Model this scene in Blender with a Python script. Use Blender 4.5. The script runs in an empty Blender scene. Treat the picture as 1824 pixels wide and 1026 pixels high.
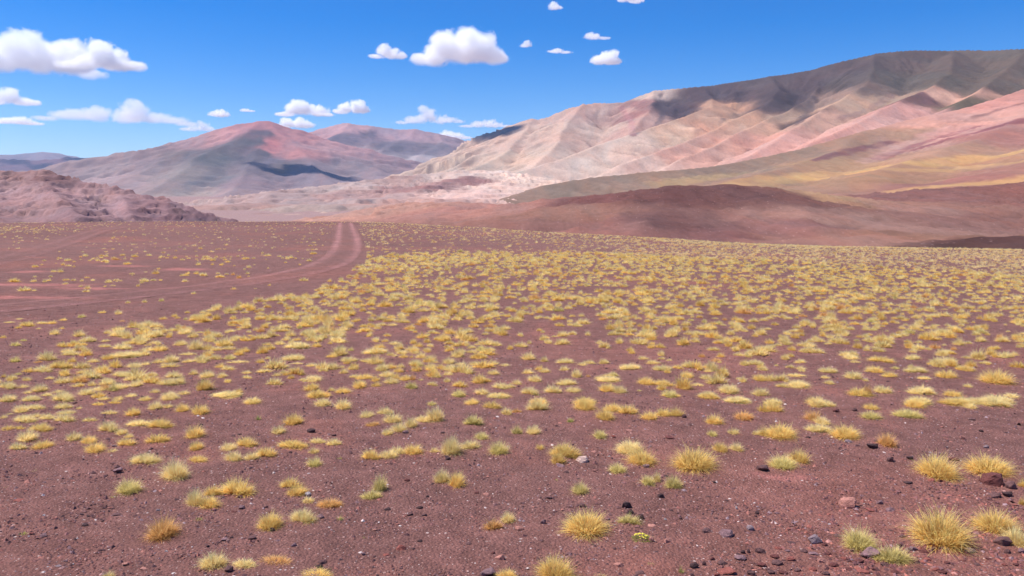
import bpy, bmesh, math, random
import numpy as np

# ------------------------------------------------------------------ camera, sky, sun, exposure
SC = bpy.context.scene
COL = SC.collection
F = 1404.0                       # focal length in pixels of the 1824 wide photograph
HORIZON = 362.0
PITCH = math.atan((513.0 - HORIZON) / F)
EYE = np.array([0.0, 0.0, 2.3])

cam = bpy.data.cameras.new('camera')
cam.sensor_width = 36.0
cam.lens = 36.0 * F / 1824.0
cam.clip_start = 0.1
cam.clip_end = 200000.0
co = bpy.data.objects.new('camera', cam)
COL.objects.link(co)
co.location = EYE
co.rotation_euler = (math.pi / 2 - PITCH, 0, 0)
SC.camera = co

SUN_EL = math.radians(61.0)
SUN_AZ = math.radians(-84.0)     # measured from straight ahead (+Y) to the right; minus = left
SUN_DIR = np.array([math.sin(SUN_AZ) * math.cos(SUN_EL), math.cos(SUN_AZ) * math.cos(SUN_EL), math.sin(SUN_EL)])

w = bpy.data.worlds.new('World')
SC.world = w
w.use_nodes = True
nt = w.node_tree
nt.nodes.clear()
sky = nt.nodes.new('ShaderNodeTexSky')
sky.sky_type = 'NISHITA'
sky.sun_disc = False
sky.sun_elevation = SUN_EL
sky.sun_rotation = SUN_AZ
sky.altitude = 1500
sky.air_density = 1.0
sky.dust_density = 0.8
sky.ozone_density = 4.0
hs = nt.nodes.new('ShaderNodeHueSaturation')
hs.inputs['Hue'].default_value = 0.512
hs.inputs['Saturation'].default_value = 1.52
hs.inputs['Value'].default_value = 1.0
bg = nt.nodes.new('ShaderNodeBackground')
bg.inputs['Strength'].default_value = 0.112
ow = nt.nodes.new('ShaderNodeOutputWorld')
nt.links.new(sky.outputs[0], hs.inputs['Color'])
nt.links.new(hs.outputs[0], bg.inputs['Color'])
nt.links.new(bg.outputs[0], ow.inputs['Surface'])

sl = bpy.data.lights.new('sun', 'SUN')
sl.energy = 4.6
sl.angle = math.radians(0.53)
sl.color = (1.0, 0.965, 0.91)
so = bpy.data.objects.new('sun', sl)
COL.objects.link(so)
so.location = (0, 0, 50)
# a sun lamp shines along its local -Z
so.rotation_euler = (math.pi / 2 - SUN_EL, 0, math.pi - SUN_AZ)

SC.view_settings.view_transform = 'Standard'
SC.view_settings.look = 'None'
SC.view_settings.exposure = 0.47
SC.view_settings.gamma = 1.0
SC.view_settings.use_curve_mapping = False
cy = SC.cycles
cy.max_bounces = 26
cy.diffuse_bounces = 3
cy.glossy_bounces = 1
cy.transmission_bounces = 3
cy.volume_bounces = 24
cy.transparent_max_bounces = 8
cy.use_denoising = True
cy.caustics_reflective = False
cy.caustics_refractive = False
cy.volume_step_rate = 0.2
cy.volume_max_steps = 256

# ------------------------------------------------------------------ numeric helpers
RIGHT = np.array([1.0, 0, 0])
FWD = np.array([0.0, math.cos(PITCH), -math.sin(PITCH)])
UP = np.array([0.0, math.sin(PITCH), math.cos(PITCH)])

def ray(px, py):
    d = RIGHT * (px - 912.0) / F + UP * (513.0 - py) / F + FWD
    return d

def at_dist(px, py, dist):
    """the point seen at a pixel, dist metres away over the ground plan"""
    d = ray(px, py)
    return EYE + d * dist / math.hypot(d[0], d[1])

def project(P):
    q = P - EYE
    zc = q @ FWD
    zc = np.where(np.abs(zc) < 1e-6, 1e-6, zc)
    return 912.0 + F * (q @ RIGHT) / zc, 513.0 - F * (q @ UP) / zc, zc

_rs = np.random.RandomState(11)
_PERM = _rs.permutation(512)
_PERM = np.concatenate([_PERM, _PERM, _PERM])
_ANG = _rs.rand(512) * 2 * np.pi
_GX, _GY = np.cos(_ANG), np.sin(_ANG)

def perlin(x, y):
    x = np.asarray(x, float); y = np.asarray(y, float)
    xi = np.floor(x).astype(np.int64); yi = np.floor(y).astype(np.int64)
    xf = x - xi; yf = y - yi
    u = xf * xf * xf * (xf * (xf * 6 - 15) + 10)
    v = yf * yf * yf * (yf * (yf * 6 - 15) + 10)
    def g(ix, iy, fx, fy):
        h = _PERM[_PERM[ix & 511] + (iy & 511)]
        return _GX[h] * fx + _GY[h] * fy
    n00 = g(xi, yi, xf, yf); n10 = g(xi + 1, yi, xf - 1, yf)
    n01 = g(xi, yi + 1, xf, yf - 1); n11 = g(xi + 1, yi + 1, xf - 1, yf - 1)
    return (n00 * (1 - u) + n10 * u) * (1 - v) + (n01 * (1 - u) + n11 * u) * v * 1.0

def fbm(x, y, oct=5, gain=0.5, lac=2.03):
    s = 0; a = 1.0; n = 0
    for k in range(oct):
        s = s + a * perlin(x + 17.3 * k, y - 9.1 * k); n += a
        a *= gain; x = x * lac; y = y * lac
    return s / n * 1.6

def ridged(x, y, oct=5, gain=0.5):
    s = 0; a = 1.0; n = 0
    for k in range(oct):
        s = s + a * (1 - np.abs(perlin(x + 31.7 * k, y + 5.3 * k)) * 2.2); n += a
        a *= gain; x = x * 2.07; y = y * 2.07
    return s / n

def smooth(a, b, x):
    t = np.clip((x - a) / (b - a), 0, 1)
    return t * t * (3 - 2 * t)

def lin(c):
    c = np.asarray(c, float) / 255.0
    return np.where(c <= 0.04045, c / 12.92, ((c + 0.055) / 1.055) ** 2.4)

def tag(o, label=None, cat=None, group=None, kind=None):
    if label: o['label'] = label
    if cat: o['category'] = cat
    if group: o['group'] = group
    if kind: o['kind'] = kind
    return o

def mesh_np(name, V, Fc, mat=None, col=None, smooth_sh=False):
    """one mesh datablock from arrays; Fc is (n,3) or (n,4)"""
    V = np.ascontiguousarray(V, dtype=np.float32); Fc = np.ascontiguousarray(Fc, dtype=np.int32)
    m = bpy.data.meshes.new(name)
    n, k = Fc.shape
    m.vertices.add(len(V)); m.vertices.foreach_set('co', V.ravel())
    m.loops.add(n * k); m.loops.foreach_set('vertex_index', Fc.ravel())
    m.polygons.add(n)
    m.polygons.foreach_set('loop_start', np.arange(0, n * k, k, dtype=np.int32))
    m.polygons.foreach_set('use_smooth', np.full(n, smooth_sh, dtype=bool))
    m.update(calc_edges=True)
    if col is not None:
        a = m.color_attributes.new('Col', 'FLOAT_COLOR', 'POINT')
        c4 = np.ones((len(V), 4), np.float32); c4[:, :3] = col
        a.data.foreach_set('color', c4.ravel())
    if mat: m.materials.append(mat)
    return m

def link(name, mesh, parent=None):
    o = bpy.data.objects.new(name, mesh)
    COL.objects.link(o)
    if parent: o.parent = parent
    return o

def grid_faces(nu, nv):
    i = np.arange(nu - 1)[:, None] * nv + np.arange(nv - 1)[None, :]
    i = i.ravel()
    return np.stack([i, i + nv, i + nv + 1, i + 1], 1)

# ------------------------------------------------------------------ materials
class NT:
    def __init__(s, name):
        s.m = bpy.data.materials.new(name); s.m.use_nodes = True
        s.t = s.m.node_tree; s.t.nodes.clear()
        s.out = s.t.nodes.new('ShaderNodeOutputMaterial')
    def n(s, typ, **kw):
        nd = s.t.nodes.new('ShaderNode' + typ)
        for k, v in kw.items():
            if k.startswith('i_'):
                key = k[2:].replace('_', ' ')
                nd.inputs[key].default_value = v
            else:
                setattr(nd, k, v)
        return nd
    def l(s, a, b): s.t.links.new(a, b)
    def math(s, op, a, b=None, clamp=False):
        nd = s.t.nodes.new('ShaderNodeMath'); nd.operation = op; nd.use_clamp = clamp
        for k, v in enumerate((a, b)):
            if v is None: continue
            if isinstance(v, (int, float)): nd.inputs[k].default_value = v
            else: s.l(v, nd.inputs[k])
        return nd.outputs[0]
    def mix(s, f, a, b, blend='MIX'):
        nd = s.t.nodes.new('ShaderNodeMix'); nd.data_type = 'RGBA'; nd.blend_type = blend
        for k, v in ((0, f), (6, a), (7, b)):
            if isinstance(v, (int, float)): nd.inputs[k].default_value = v
            elif isinstance(v, (tuple, list, np.ndarray)): nd.inputs[k].default_value = tuple(v)[:3] + (1,)
            else: s.l(v, nd.inputs[k])
        return nd.outputs[2]
    def ramp(s, fac, stops):
        nd = s.t.nodes.new('ShaderNodeValToRGB')
        e = nd.color_ramp.elements
        while len(e) < len(stops): e.new(0.5)
        for el, (p, c) in zip(e, stops):
            el.position = p
            el.color = (c, c, c, 1) if isinstance(c, (int, float)) else tuple(c)[:3] + (1,)
        s.l(fac, nd.inputs[0]); return nd.outputs[0]
    def noise(s, vec, scale, detail=4, rough=0.55, dist=0.0):
        nd = s.n('TexNoise'); nd.inputs['Scale'].default_value = scale
        nd.inputs['Detail'].default_value = detail; nd.inputs['Roughness'].default_value = rough
        nd.inputs['Distortion'].default_value = dist
        s.l(vec, nd.inputs['Vector']); return nd.outputs[0]
    def voro(s, vec, scale, out='Distance', feature='F1', rnd=1.0):
        nd = s.n('TexVoronoi'); nd.feature = feature; nd.inputs['Scale'].default_value = scale
        nd.inputs['Randomness'].default_value = rnd
        s.l(vec, nd.inputs['Vector']); return nd.outputs[out]
    def finish(s, color, rough=0.95, spec=0.1, bump=None, bump_strength=0.5, bump_dist=0.1):
        p = s.n('BsdfPrincipled')
        if isinstance(color, (tuple, list)): p.inputs['Base Color'].default_value = tuple(color)[:3] + (1,)
        else: s.l(color, p.inputs['Base Color'])
        p.inputs['Roughness'].default_value = rough
        p.inputs['Specular IOR Level'].default_value = spec
        if bump is not None:
            b = s.n('Bump'); b.inputs['Strength'].default_value = bump_strength
            b.inputs['Distance'].default_value = bump_dist
            s.l(bump, b.inputs['Height']); s.l(b.outputs[0], p.inputs['Normal'])
        s.l(p.outputs[0], s.out.inputs['Surface'])
        return s.m

def mountain_mat(name, size, rough_rock=0.3, bump=0.6, speck=0.0):
    """colour from the mesh's geology attribute; grain and fine relief drawn out down the slope"""
    t = NT(name)
    pos = t.n('NewGeometry').outputs['Position']
    sv = t.n('VectorMath', operation='MULTIPLY'); t.l(pos, sv.inputs[0]); sv.inputs[1].default_value = (1.0, 0.3, 1.0)
    sv = sv.outputs[0]
    a = t.n('Attribute', attribute_name='Col').outputs['Color']
    n1 = t.noise(sv, 10.0 / size, 9, 0.64, 0.5)
    n2 = t.noise(sv, 70.0 / size, 7, 0.7, 0.3)
    f = t.math('ADD', t.math('MULTIPLY', n1, 0.5), t.math('MULTIPLY', n2, 0.5))
    g = t.ramp(f, [(0.32, 1 - rough_rock), (0.5, 1.0), (0.68, 1 + rough_rock * 0.8)])
    c = t.mix(1.0, a, g, 'MULTIPLY')
    # patches that lean to the warm or the grey side
    n3 = t.noise(sv, 5.0 / size, 6, 0.6, 1.0)
    c = t.mix(1.0, c, t.ramp(n3, [(0.35, (0.93, 1.0, 1.03)), (0.65, (1.08, 1.0, 0.96))]), 'MULTIPLY')
    if speck:
        vn = t.n('TexVoronoi'); vn.inputs['Scale'].default_value = speck
        t.l(sv, vn.inputs['Vector'])
        sp = t.n('SeparateColor'); t.l(vn.outputs['Color'], sp.inputs[0])
        on = t.math('MULTIPLY', t.ramp(vn.outputs['Distance'], [(0.12, 1.0), (0.24, 0.0)]), t.ramp(sp.outputs[0], [(0.62, 0.0), (0.64, 1.0)]))
        c = t.mix(t.math('MULTIPLY', on, 0.5), c, t.mix(sp.outputs[1], tuple(lin((196, 158, 148))), tuple(lin((84, 58, 62)))))
    return t.finish(c, 0.97, 0.05, f, bump, size / 200.0)

# the ground: maroon grit with pebbles of several colours
def ground_material():
    t = NT('maroon_grit')
    pos = t.n('NewGeometry').outputs['Position']
    a = t.n('Attribute', attribute_name='Col').outputs['Color']
    n1 = t.noise(pos, 0.35, 6, 0.6)
    n2 = t.noise(pos, 6.0, 6, 0.65)
    n3 = t.noise(pos, 48.0, 5, 0.8)
    f = t.math('ADD', t.math('MULTIPLY', n2, 0.5), t.math('MULTIPLY', n3, 0.5))
    n4 = t.noise(pos, 1.3, 5, 0.6, 1.5)
    f = t.math('ADD', f, t.math('MULTIPLY', t.math('SUBTRACT', n4, 0.5), 0.35))
    c = t.mix(1.0, a, t.ramp(f, [(0.3, 0.55), (0.5, 1.0), (0.7, 1.5)]), 'MULTIPLY')
    c = t.mix(t.ramp(n1, [(0.5, 0.0), (0.7, 0.4)]), c, t.mix(1.0, c, (1.28, 1.1, 1.04), 'MULTIPLY'))
    # scattered pebbles as colour
    for sc, lo, hi in ((14.0, 0.10, 0.2), (30.0, 0.14, 0.26), (75.0, 0.2, 0.34)):
        vn = t.n('TexVoronoi'); vn.inputs['Scale'].default_value = sc
        t.l(pos, vn.inputs['Vector'])
        rnd = t.n('SeparateColor'); t.l(vn.outputs['Color'], rnd.inputs[0])
        inside = t.ramp(vn.outputs['Distance'], [(lo, 1.0), (hi, 0.0)])
        pick = t.ramp(rnd.outputs[0], [(0.5, 0.0), (0.52, 1.0)])
        pc = t.ramp(rnd.outputs[1], [(0.0, lin((74, 54, 56))), (0.4, lin((96, 66, 66))), (0.65, lin((144, 98, 88))), (0.88, lin((190, 152, 140))), (1.0, lin((216, 200, 192)))])
        c = t.mix(t.math('MULTIPLY', inside, pick), c, pc)
    v = t.voro(pos, 45.0)
    h = t.math('ADD', t.math('MULTIPLY', f, 1.0), t.math('MULTIPLY', v, -0.6))
    return t.finish(c, 0.95, 0.1, h, 0.85, 0.03)

MAT_GROUND = ground_material()

def col_mat(name, rough=0.9, spec=0.15, scale=40, amt=0.3, bump=0.4, bd=0.01, use_obj=False):
    t = NT(name)
    pos = t.n('TexCoord').outputs['Object'] if use_obj else t.n('NewGeometry').outputs['Position']
    a = t.n('ObjectInfo').outputs['Color'] if use_obj else t.n('Attribute', attribute_name='Col').outputs['Color']
    n1 = t.noise(pos, scale, 6, 0.65)
    c = t.mix(1.0, a, t.ramp(n1, [(0.3, 1 - amt), (0.7, 1 + amt)]), 'MULTIPLY')
    return t.finish(c, rough, spec, n1, bump, bd)

MAT_ROCK = col_mat('stone', 0.85, 0.25, 3.0, 0.35, 0.6, 0.12, True)
MAT_GRAVEL = col_mat('gravel_stone', 0.9, 0.2, 90, 0.2)

def grass_material():
    t = NT('dry_grass')
    a = t.n('Attribute', attribute_name='Col').outputs['Color']
    r = t.n('ObjectInfo').outputs['Random']
    c = t.mix(1.0, a, t.ramp(r, [(0, 0.88), (1, 1.1)]), 'MULTIPLY')
    # a blade of a dense cushion catches light mostly from above
    ge = t.n('NewGeometry')
    sc_ = t.n('VectorMath', operation='SCALE'); t.l(ge.outputs['Normal'], sc_.inputs[0]); sc_.inputs['Scale'].default_value = 0.55
    ad = t.n('VectorMath', operation='ADD'); t.l(sc_.outputs[0], ad.inputs[0]); ad.inputs[1].default_value = (0, 0, 1.1)
    nm = t.n('VectorMath', operation='NORMALIZE'); t.l(ad.outputs[0], nm.inputs[0])
    d = t.n('BsdfDiffuse'); t.l(c, d.inputs['Color']); t.l(nm.outputs[0], d.inputs['Normal'])
    tr = t.n('BsdfTranslucent'); t.l(c, tr.inputs['Color'])
    mx = t.n('MixShader'); mx.inputs[0].default_value = 0.46
    t.l(d.outputs[0], mx.inputs[1]); t.l(tr.outputs[0], mx.inputs[2])
    t.l(mx.outputs[0], t.out.inputs['Surface'])
    return t.m
MAT_GRASS = grass_material()

# ------------------------------------------------------------------ the plain
_cx = [-900, -300, 0, 200, 620, 700, 900, 1100, 1300, 1500, 1824, 2300, 2900]
_cy = [401, 400, 399, 396, 396, 399, 409, 423, 437, 444, 447, 448, 448]

def plain_z(x, y):
    t = x / 6.0
    tilt = -0.035 * 6.0 * (np.logaddexp(0, t) - math.log(2)) 
    return tilt + 0.06 * fbm(x / 9.0, y / 9.0, 3) * smooth(4, 14, np.hypot(x, y))

def _crest(az):
    """how far off the plain ends, by bearing"""
    tn = np.tan(np.clip(az, -1.15, 1.15))
    px = 912 + F * tn
    py = np.interp(px, _cx, _cy)
    # slope of line of sight against a plain that tips down to the right
    k = (py - HORIZON) / F
    tl = 0.035 * np.maximum(tn, 0)
    d = 2.3 / np.maximum(k - tl, 0.012)
    return np.clip(d, 45, 120) / np.cos(np.clip(az, -1.15, 1.15))

def ground_z(x, y):
    x = np.asarray(x, float); y = np.asarray(y, float)
    r = np.hypot(x, y); az = np.arctan2(x, np.maximum(y, 1e-6))
    az = np.where(y <= 0, np.sign(x) * 1.5, az)
    c = _crest(az)
    wd = 4.0
    drop = 0.13 * wd * np.logaddexp(0, np.clip((r - c - 9) / wd, -40, 5000))
    z = plain_z(x, y) * (1 - smooth(130, 400, r)) - drop
    valley = -17 + 0.014 * np.maximum(r - 300, 0) * (1 - smooth(3000, 9000, r) * 0.5) + 1.5 * fbm(x / 90, y / 90, 4)
    k = 1.2
    valley = np.minimum(valley, 120)
    return np.where(r < 60, z, np.logaddexp(z * k, valley * k) / k)

def ground_hit(px, py):
    d = ray(px, py)
    s = 2.3 / max(-d[2], 0.01)
    lo, hi = 0.3, 4.0
    # march along the ray until it goes under the ground
    t = 1.0
    step = 0.15
    prev = t
    while t < 220:
        p = EYE + d * t
        if p[2] < float(ground_z(p[0], p[1])):
            a, b = prev, t
            for _ in range(24):
                m = 0.5 * (a + b); p = EYE + d * m
                if p[2] < float(ground_z(p[0], p[1])): b = m
                else: a = m
            return EYE + d * b, b
        prev = t
        t += step; step *= 1.02
    return EYE + d * 90.0, 90.0

def ground_color(x, y):
    P = np.stack([x, y, ground_z(x, y)], -1)
    px, py, zc = project(P.reshape(-1, 3))
    n = fbm(x / 7, y / 7, 4); n2 = fbm(x / 1.3 + 40, y / 1.3, 4); n3 = fbm(x / 25 + 9, y / 25, 4)
    base = lin((121, 84, 76)); red = lin((141, 92, 80)); grey = lin((123, 88, 80)); salmon = lin((186, 118, 108))
    r = np.hypot(x, y)
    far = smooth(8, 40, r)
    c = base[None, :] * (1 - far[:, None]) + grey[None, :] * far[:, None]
    m = (smooth(0.05, 0.45, n) * 0.5 + smooth(0.2, 0.5, n2) * 0.5)[:, None]
    c = c * (1 - m) + red[None, :] * m
    # stony bank to the right of the viewer is redder
    b = (smooth(1.0, 2.6, x) * (1 - smooth(6.5, 8.5, r)) * 0.6)[:, None]
    c = c * (1 - b) + red[None, :] * b
    c *= (1 + 0.22 * n3[:, None])
    # bare salmon scrapes on the far left of the plain
    for (sx, sy, w_, h_) in SCRAPES:
        g = ground_hit(sx, sy)[0]
        q = np.exp(-(((x - g[0]) / w_) ** 2 + ((y - g[1]) / h_) ** 2) ** 1.5) * smooth(-0.5, 0.3, n2 + 0.6 * n + 0.35)
        q = np.clip(q * 1.2, 0, 0.6)[:, None]
        c = c * (1 - q) + salmon[None, :] * q
    # beyond the plain
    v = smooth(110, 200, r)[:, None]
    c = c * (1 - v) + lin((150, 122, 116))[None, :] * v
    return c

SCRAPES = [(15, 507, 1.9, 0.28), (10, 530, 1.6, 0.22), (170, 514, 0.9, 0.2), (330, 480, 0.7, 0.35), (225, 474, 0.9, 0.25), (50, 484, 0.5, 0.35), (1385, 850, 0.25, 0.05)]

def build_ground():
    rr = [0.0, 0.8]
    while rr[-1] < 24: rr.append(rr[-1] * 1.016)
    while rr[-1] < 170: rr.append(rr[-1] * 1.012)
    while rr[-1] < 60000: rr.append(rr[-1] * 1.06)
    rr = np.array(rr)
    fan = np.radians(np.linspace(-44, 44, 271))
    rest = np.radians(np.linspace(46, 314, 60))[1:-1]
    an = np.concatenate([fan, rest, [fan[0] + 2 * np.pi]])
    R, A = np.meshgrid(rr, an, indexing='ij')
    X = (R * np.sin(A)).ravel(); Y = (R * np.cos(A)).ravel()
    Z = ground_z(X, Y)
    near = 1 - smooth(20, 45, R.ravel())
    Z = Z + near * (0.012 * fbm(X / 0.6, Y / 0.6, 3) + 0.006 * fbm(X / 0.13, Y / 0.13, 2))
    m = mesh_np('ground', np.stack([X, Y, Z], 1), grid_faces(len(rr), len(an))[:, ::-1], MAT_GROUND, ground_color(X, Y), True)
    o = link('ground', m)
    tag(o, 'stony maroon ground of the high plain', kind='structure')
build_ground()

# the two-rut vehicle track that runs to the crest, and the fainter one far left
def build_track(name, label, pix, width, rut, strength):
    pts = np.array([ground_hit(a, b)[0][:2] for a, b in pix])
    d = np.concatenate([[0], np.cumsum(np.hypot(*np.diff(pts, axis=0).T))])
    s = np.linspace(0, d[-1], int(d[-1] / 0.35) + 2)
    cx = np.interp(s, d, pts[:, 0]); cyy = np.interp(s, d, pts[:, 1])
    k = np.exp(-np.linspace(-2, 2, 41) ** 2); k /= k.sum()
    def sm(a):
        p = np.concatenate([2 * a[0] - a[20:0:-1], a, 2 * a[-1] - a[-2:-22:-1]])
        return np.convolve(p, k, 'valid')
    cx, cyy = sm(cx), sm(cyy)
    tx, ty = np.gradient(cx), np.gradient(cyy)
    L = np.hypot(tx, ty); nx, ny = ty / L, -tx / L
    nv = 33
    v = np.linspace(-1, 1, nv)
    S, Vv = np.meshgrid(s, v, indexing='ij')
    edge = 1 + 0.18 * fbm(S / 2.5, Vv * 0 + 3.1, 4)
    off = Vv * width / 2 * edge * (1 - 0.3 * smooth(0.4, 0.8, S / s[-1]))
    X = cx[:, None] + nx[:, None] * off; Y = cyy[:, None] + ny[:, None] * off
    ao = np.abs(off)
    rutm = np.exp(-((ao - rut / 2) / 0.2) ** 2)
    berm = np.exp(-((ao - rut / 2 - 0.42) / 0.18) ** 2)
    X1, Y1 = X.ravel(), Y.ravel()
    lift = 0.02 - 0.016 * np.abs(Vv) ** 4 + 0.02 * (berm - 0.4 * rutm) * (1 - np.abs(Vv) ** 6)
    Z1 = ground_z(X1, Y1) + lift.ravel()
    c = ground_color(X1, Y1)
    nn = fbm(X1 / 0.8, Y1 / 0.8, 4)
    fade = (1 - 0.55 * smooth(0.5, 0.9, S / s[-1])).ravel()
    strength = strength * fade * (0.8 + 0.5 * fbm(X1 / 1.7, Y1 / 1.7, 4))
    body = (1 - np.abs(Vv.ravel()) ** 2) * strength * 0.06
    m = np.clip(body + rutm.ravel() * strength * (0.75 + 0.5 * nn), 0, 0.95)[:, None]
    c = c * (1 - m) + lin((178, 126, 120))[None, :] * m
    me = mesh_np(name, np.stack([X1, Y1, Z1], 1), grid_faces(len(s), nv), MAT_GROUND, c, True)
    tag(link(name, me), label, kind='structure')
build_track('dirt_road', 'two rutted dirt road curving over the crest',
            [(615, 396.8), (615.5, 400), (616.5, 410), (619, 425), (618, 440), (612, 453), (599, 466), (575, 478), (533, 489), (466, 500), (388, 509), (300, 519), (200, 530), (100, 541), (0, 551), (-150, 566), (-400, 590)], 2.0, 1.12, 0.9)
build_track('dirt_track', 'faint older wheel track on the far left of the plain',
            [(215, 404), (180, 410), (150, 419), (110, 433), (60, 449), (0, 466), (-120, 490), (-300, 520)], 2.0, 1.0, 0.3)

# ------------------------------------------------------------------ mountains: ridge lines with flanks
def seg_dist(X, Y, pts):
    """distance to a polyline, height and arc length at the closest place"""
    best = np.full(X.shape, 1e18); bz = np.zeros(X.shape); bt = np.zeros(X.shape); side = np.zeros(X.shape)
    acc = 0.0
    for a, b in zip(pts[:-1], pts[1:]):
        ab = b - a; L2 = ab[0] ** 2 + ab[1] ** 2; L = math.sqrt(L2)
        t = np.clip(((X - a[0]) * ab[0] + (Y - a[1]) * ab[1]) / L2, 0, 1)
        dx = X - a[0] - t * ab[0]; dy = Y - a[1] - t * ab[1]
        d2 = dx * dx + dy * dy
        m = d2 < best
        best = np.where(m, d2, best); bz = np.where(m, a[2] + t * ab[2], bz)
        bt = np.where(m, acc + t * L, bt)
        side = np.where(m, np.sign(ab[0] * dy - ab[1] * dx) * np.sign(ab[1] * a[0] - ab[0] * a[1]), side)
        acc += L
    return np.sqrt(best), bz, bt, side

def densify(pts, wob, seed):
    """finer ridge line with a little wander"""
    P = np.array(pts); d = np.concatenate([[0], np.cumsum(np.hypot(np.diff(P[:, 0]), np.diff(P[:, 1])))])
    n = max(int(d[-1] / (wob * 6)), len(pts)) + 1
    s = np.linspace(0, d[-1], n)
    Q = np.stack([np.interp(s, d, P[:, k]) for k in range(3)], 1)
    Q[:, 0] += wob * fbm(s / (wob * 14) + seed, s * 0 + 0.3, 3) * np.sin(np.pi * s / d[-1])
    Q[:, 1] += wob * fbm(s / (wob * 14) + seed, s * 0 + 7.3, 3) * np.sin(np.pi * s / d[-1])
    return Q

def build_range(name, label, ridges, size, box, res, anchors, mat, flute=0.05, flute_len=1.0, rough=0.02,
                soft=None, floor=-60.0, wob=0.02, terrace=None, idw=2.2, warp=0.05, streak=0.18, seed=0, back=1.6, capped=False, bands=(), foot_fade=False, fine=0.5):
    """ridges: (list of (px,py,dist), slope, curve length); box: x0,x1,y0,y1 in metres"""
    x0, x1, y0, y1 = box
    nu, nv = res
    xs = np.linspace(x0, x1, nu); ys = np.linspace(y0, y1, nv)
    X, Y = np.meshgrid(xs, ys, indexing='ij'); X = X.ravel(); Y = Y.ravel()
    wx = size * 0.03 * fbm(X / (size * 0.25) + seed, Y / (size * 0.25), 4)
    wy = size * 0.03 * fbm(X / (size * 0.25) + 50 + seed, Y / (size * 0.25) - 9, 4)
    hs_, fl, sk = [], [], []
    for k, (pix, slope, L) in enumerate(ridges):
        P = densify([at_dist(*p) for p in pix], size * wob, seed + 3.7 * k)
        d, z, t, sd = seg_dist(X + wx * 0.8, Y + wy * 0.8, P)
        prof = slope * (0.55 * d + 0.45 * L * (1 - np.exp(-d / L)))
        if k == 0:
            # behind the skyline the range falls away, whatever its spurs do
            prof = prof * np.where(sd < 0, back, 1.0)
            cap = np.where(sd < 0, z - prof * 0.7, 1e9)
        h = z - prof
        lam = size * 0.06 * flute_len
        tt = t / lam + k * 13.7 + 0.25 * d / lam * np.sin(k + seed)
        f = ridged(tt + 0.5 * fbm(X / lam / 2, Y / lam / 2, 3), d / (lam * 5.0) + k, 4, 0.5) - 0.55
        f2 = ridged(tt * 3.1 + 0.6 * fbm(X / lam, Y / lam, 3), d / (lam * 2.2) + k, 3, 0.5) - 0.55
        amp = smooth(0, 0.12 * size, d) * np.exp(-(d / (0.9 * size)) ** 2)
        f3 = fbm(tt * 9.0 + 0.8 * fbm(X / lam * 2, Y / lam * 2, 3), d / (lam * 1.1) + k, 3, 0.6)
        hs_.append(h); fl.append((f + fine * f2 + fine * 0.3 * f3) * amp); sk.append(f3 * smooth(0, 0.05 * size, d))
    H = np.array(hs_); FL = np.array(fl); SK = np.array(sk)
    k = 1.0 / (soft if soft else size * 0.012)
    mx = H.max(0)
    W = np.exp(np.clip((H - mx) * k, -50, 0)); ws = W.sum(0)
    z = mx + np.log(ws) / k * 0.6
    flu = (FL * W).sum(0) / ws; skk = (SK * W).sum(0) / ws
    if capped: z = np.minimum(z, cap + size * 0.004)
    z = z + flute * size * flu
    rn = fbm(X / (size * 0.045) + seed, Y / (size * 0.13), 6, 0.58)
    foot = smooth(-16, -3, z) if foot_fade else 1.0
    z = z + rough * size * rn * 0.5 * foot
    if terrace:
        step, amt, rgh = terrace
        q = (z + rgh * fbm(X / (size * 0.03), Y / (size * 0.07), 5, 0.62)) / step
        fr = q - np.floor(q)
        z = z + amt * (smooth(0.35, 0.6, fr) - fr) * step * smooth(-0.1, 0.35, fbm(X / (size * 0.09) + 5, Y / (size * 0.09), 4) + 0.15)
        z = z + foot * rgh * 0.5 * ridged(X / (size * 0.010), Y / (size * 0.035), 4, 0.66) * smooth(0.0, 0.5, fbm(X / (size * 0.07) + 55, Y / (size * 0.07), 4))
    z = np.maximum(z, floor)
    V = np.stack([X, Y, z], 1)
    # geology from sampled places, with the pink mountain's painted cloud shadow
    px, py, zc = project(V)
    A, C = [], []
    rng = np.hypot(V[:, 0], V[:, 1])
    for (ax, ay, rgb) in anchors:
        m = (px - ax) ** 2 + (py - ay) ** 2
        idx = np.argsort(m)[:12]
        idx = idx[m[idx] < m[idx[0]] + 40]
        j = idx[np.argmin(rng[idx])]
        A.append(V[j]); C.append(lin(rgb))
    A = np.array(A); C = np.array(C)
    wv = size * warp
    Q = V.copy()
    Q[:, 0] += wv * fbm(X / (size * 0.10) + 3, Y / (size * 0.10) + z / (size * .1), 5, 0.6)
    Q[:, 1] += wv * 1.5 * fbm(X / (size * 0.10) - 7, Y / (size * 0.10) + 11, 5, 0.6)
    Q[:, 2] += wv * 0.6 * fbm(X / (size * 0.06) + 23, Y / (size * 0.06) + 1, 5, 0.6)
    sc = np.array([1.0, 0.6, 1.6])
    num = np.zeros((len(V), 3)); den = np.zeros(len(V))
    for a, c in zip(A, C):
        d2 = (((Q - a) * sc) ** 2).sum(1) / size ** 2
        wgt = 1.0 / (d2 + 2e-5) ** idw
        num += wgt[:, None] * c; den += wgt
    c = num / den[:, None]
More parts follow.
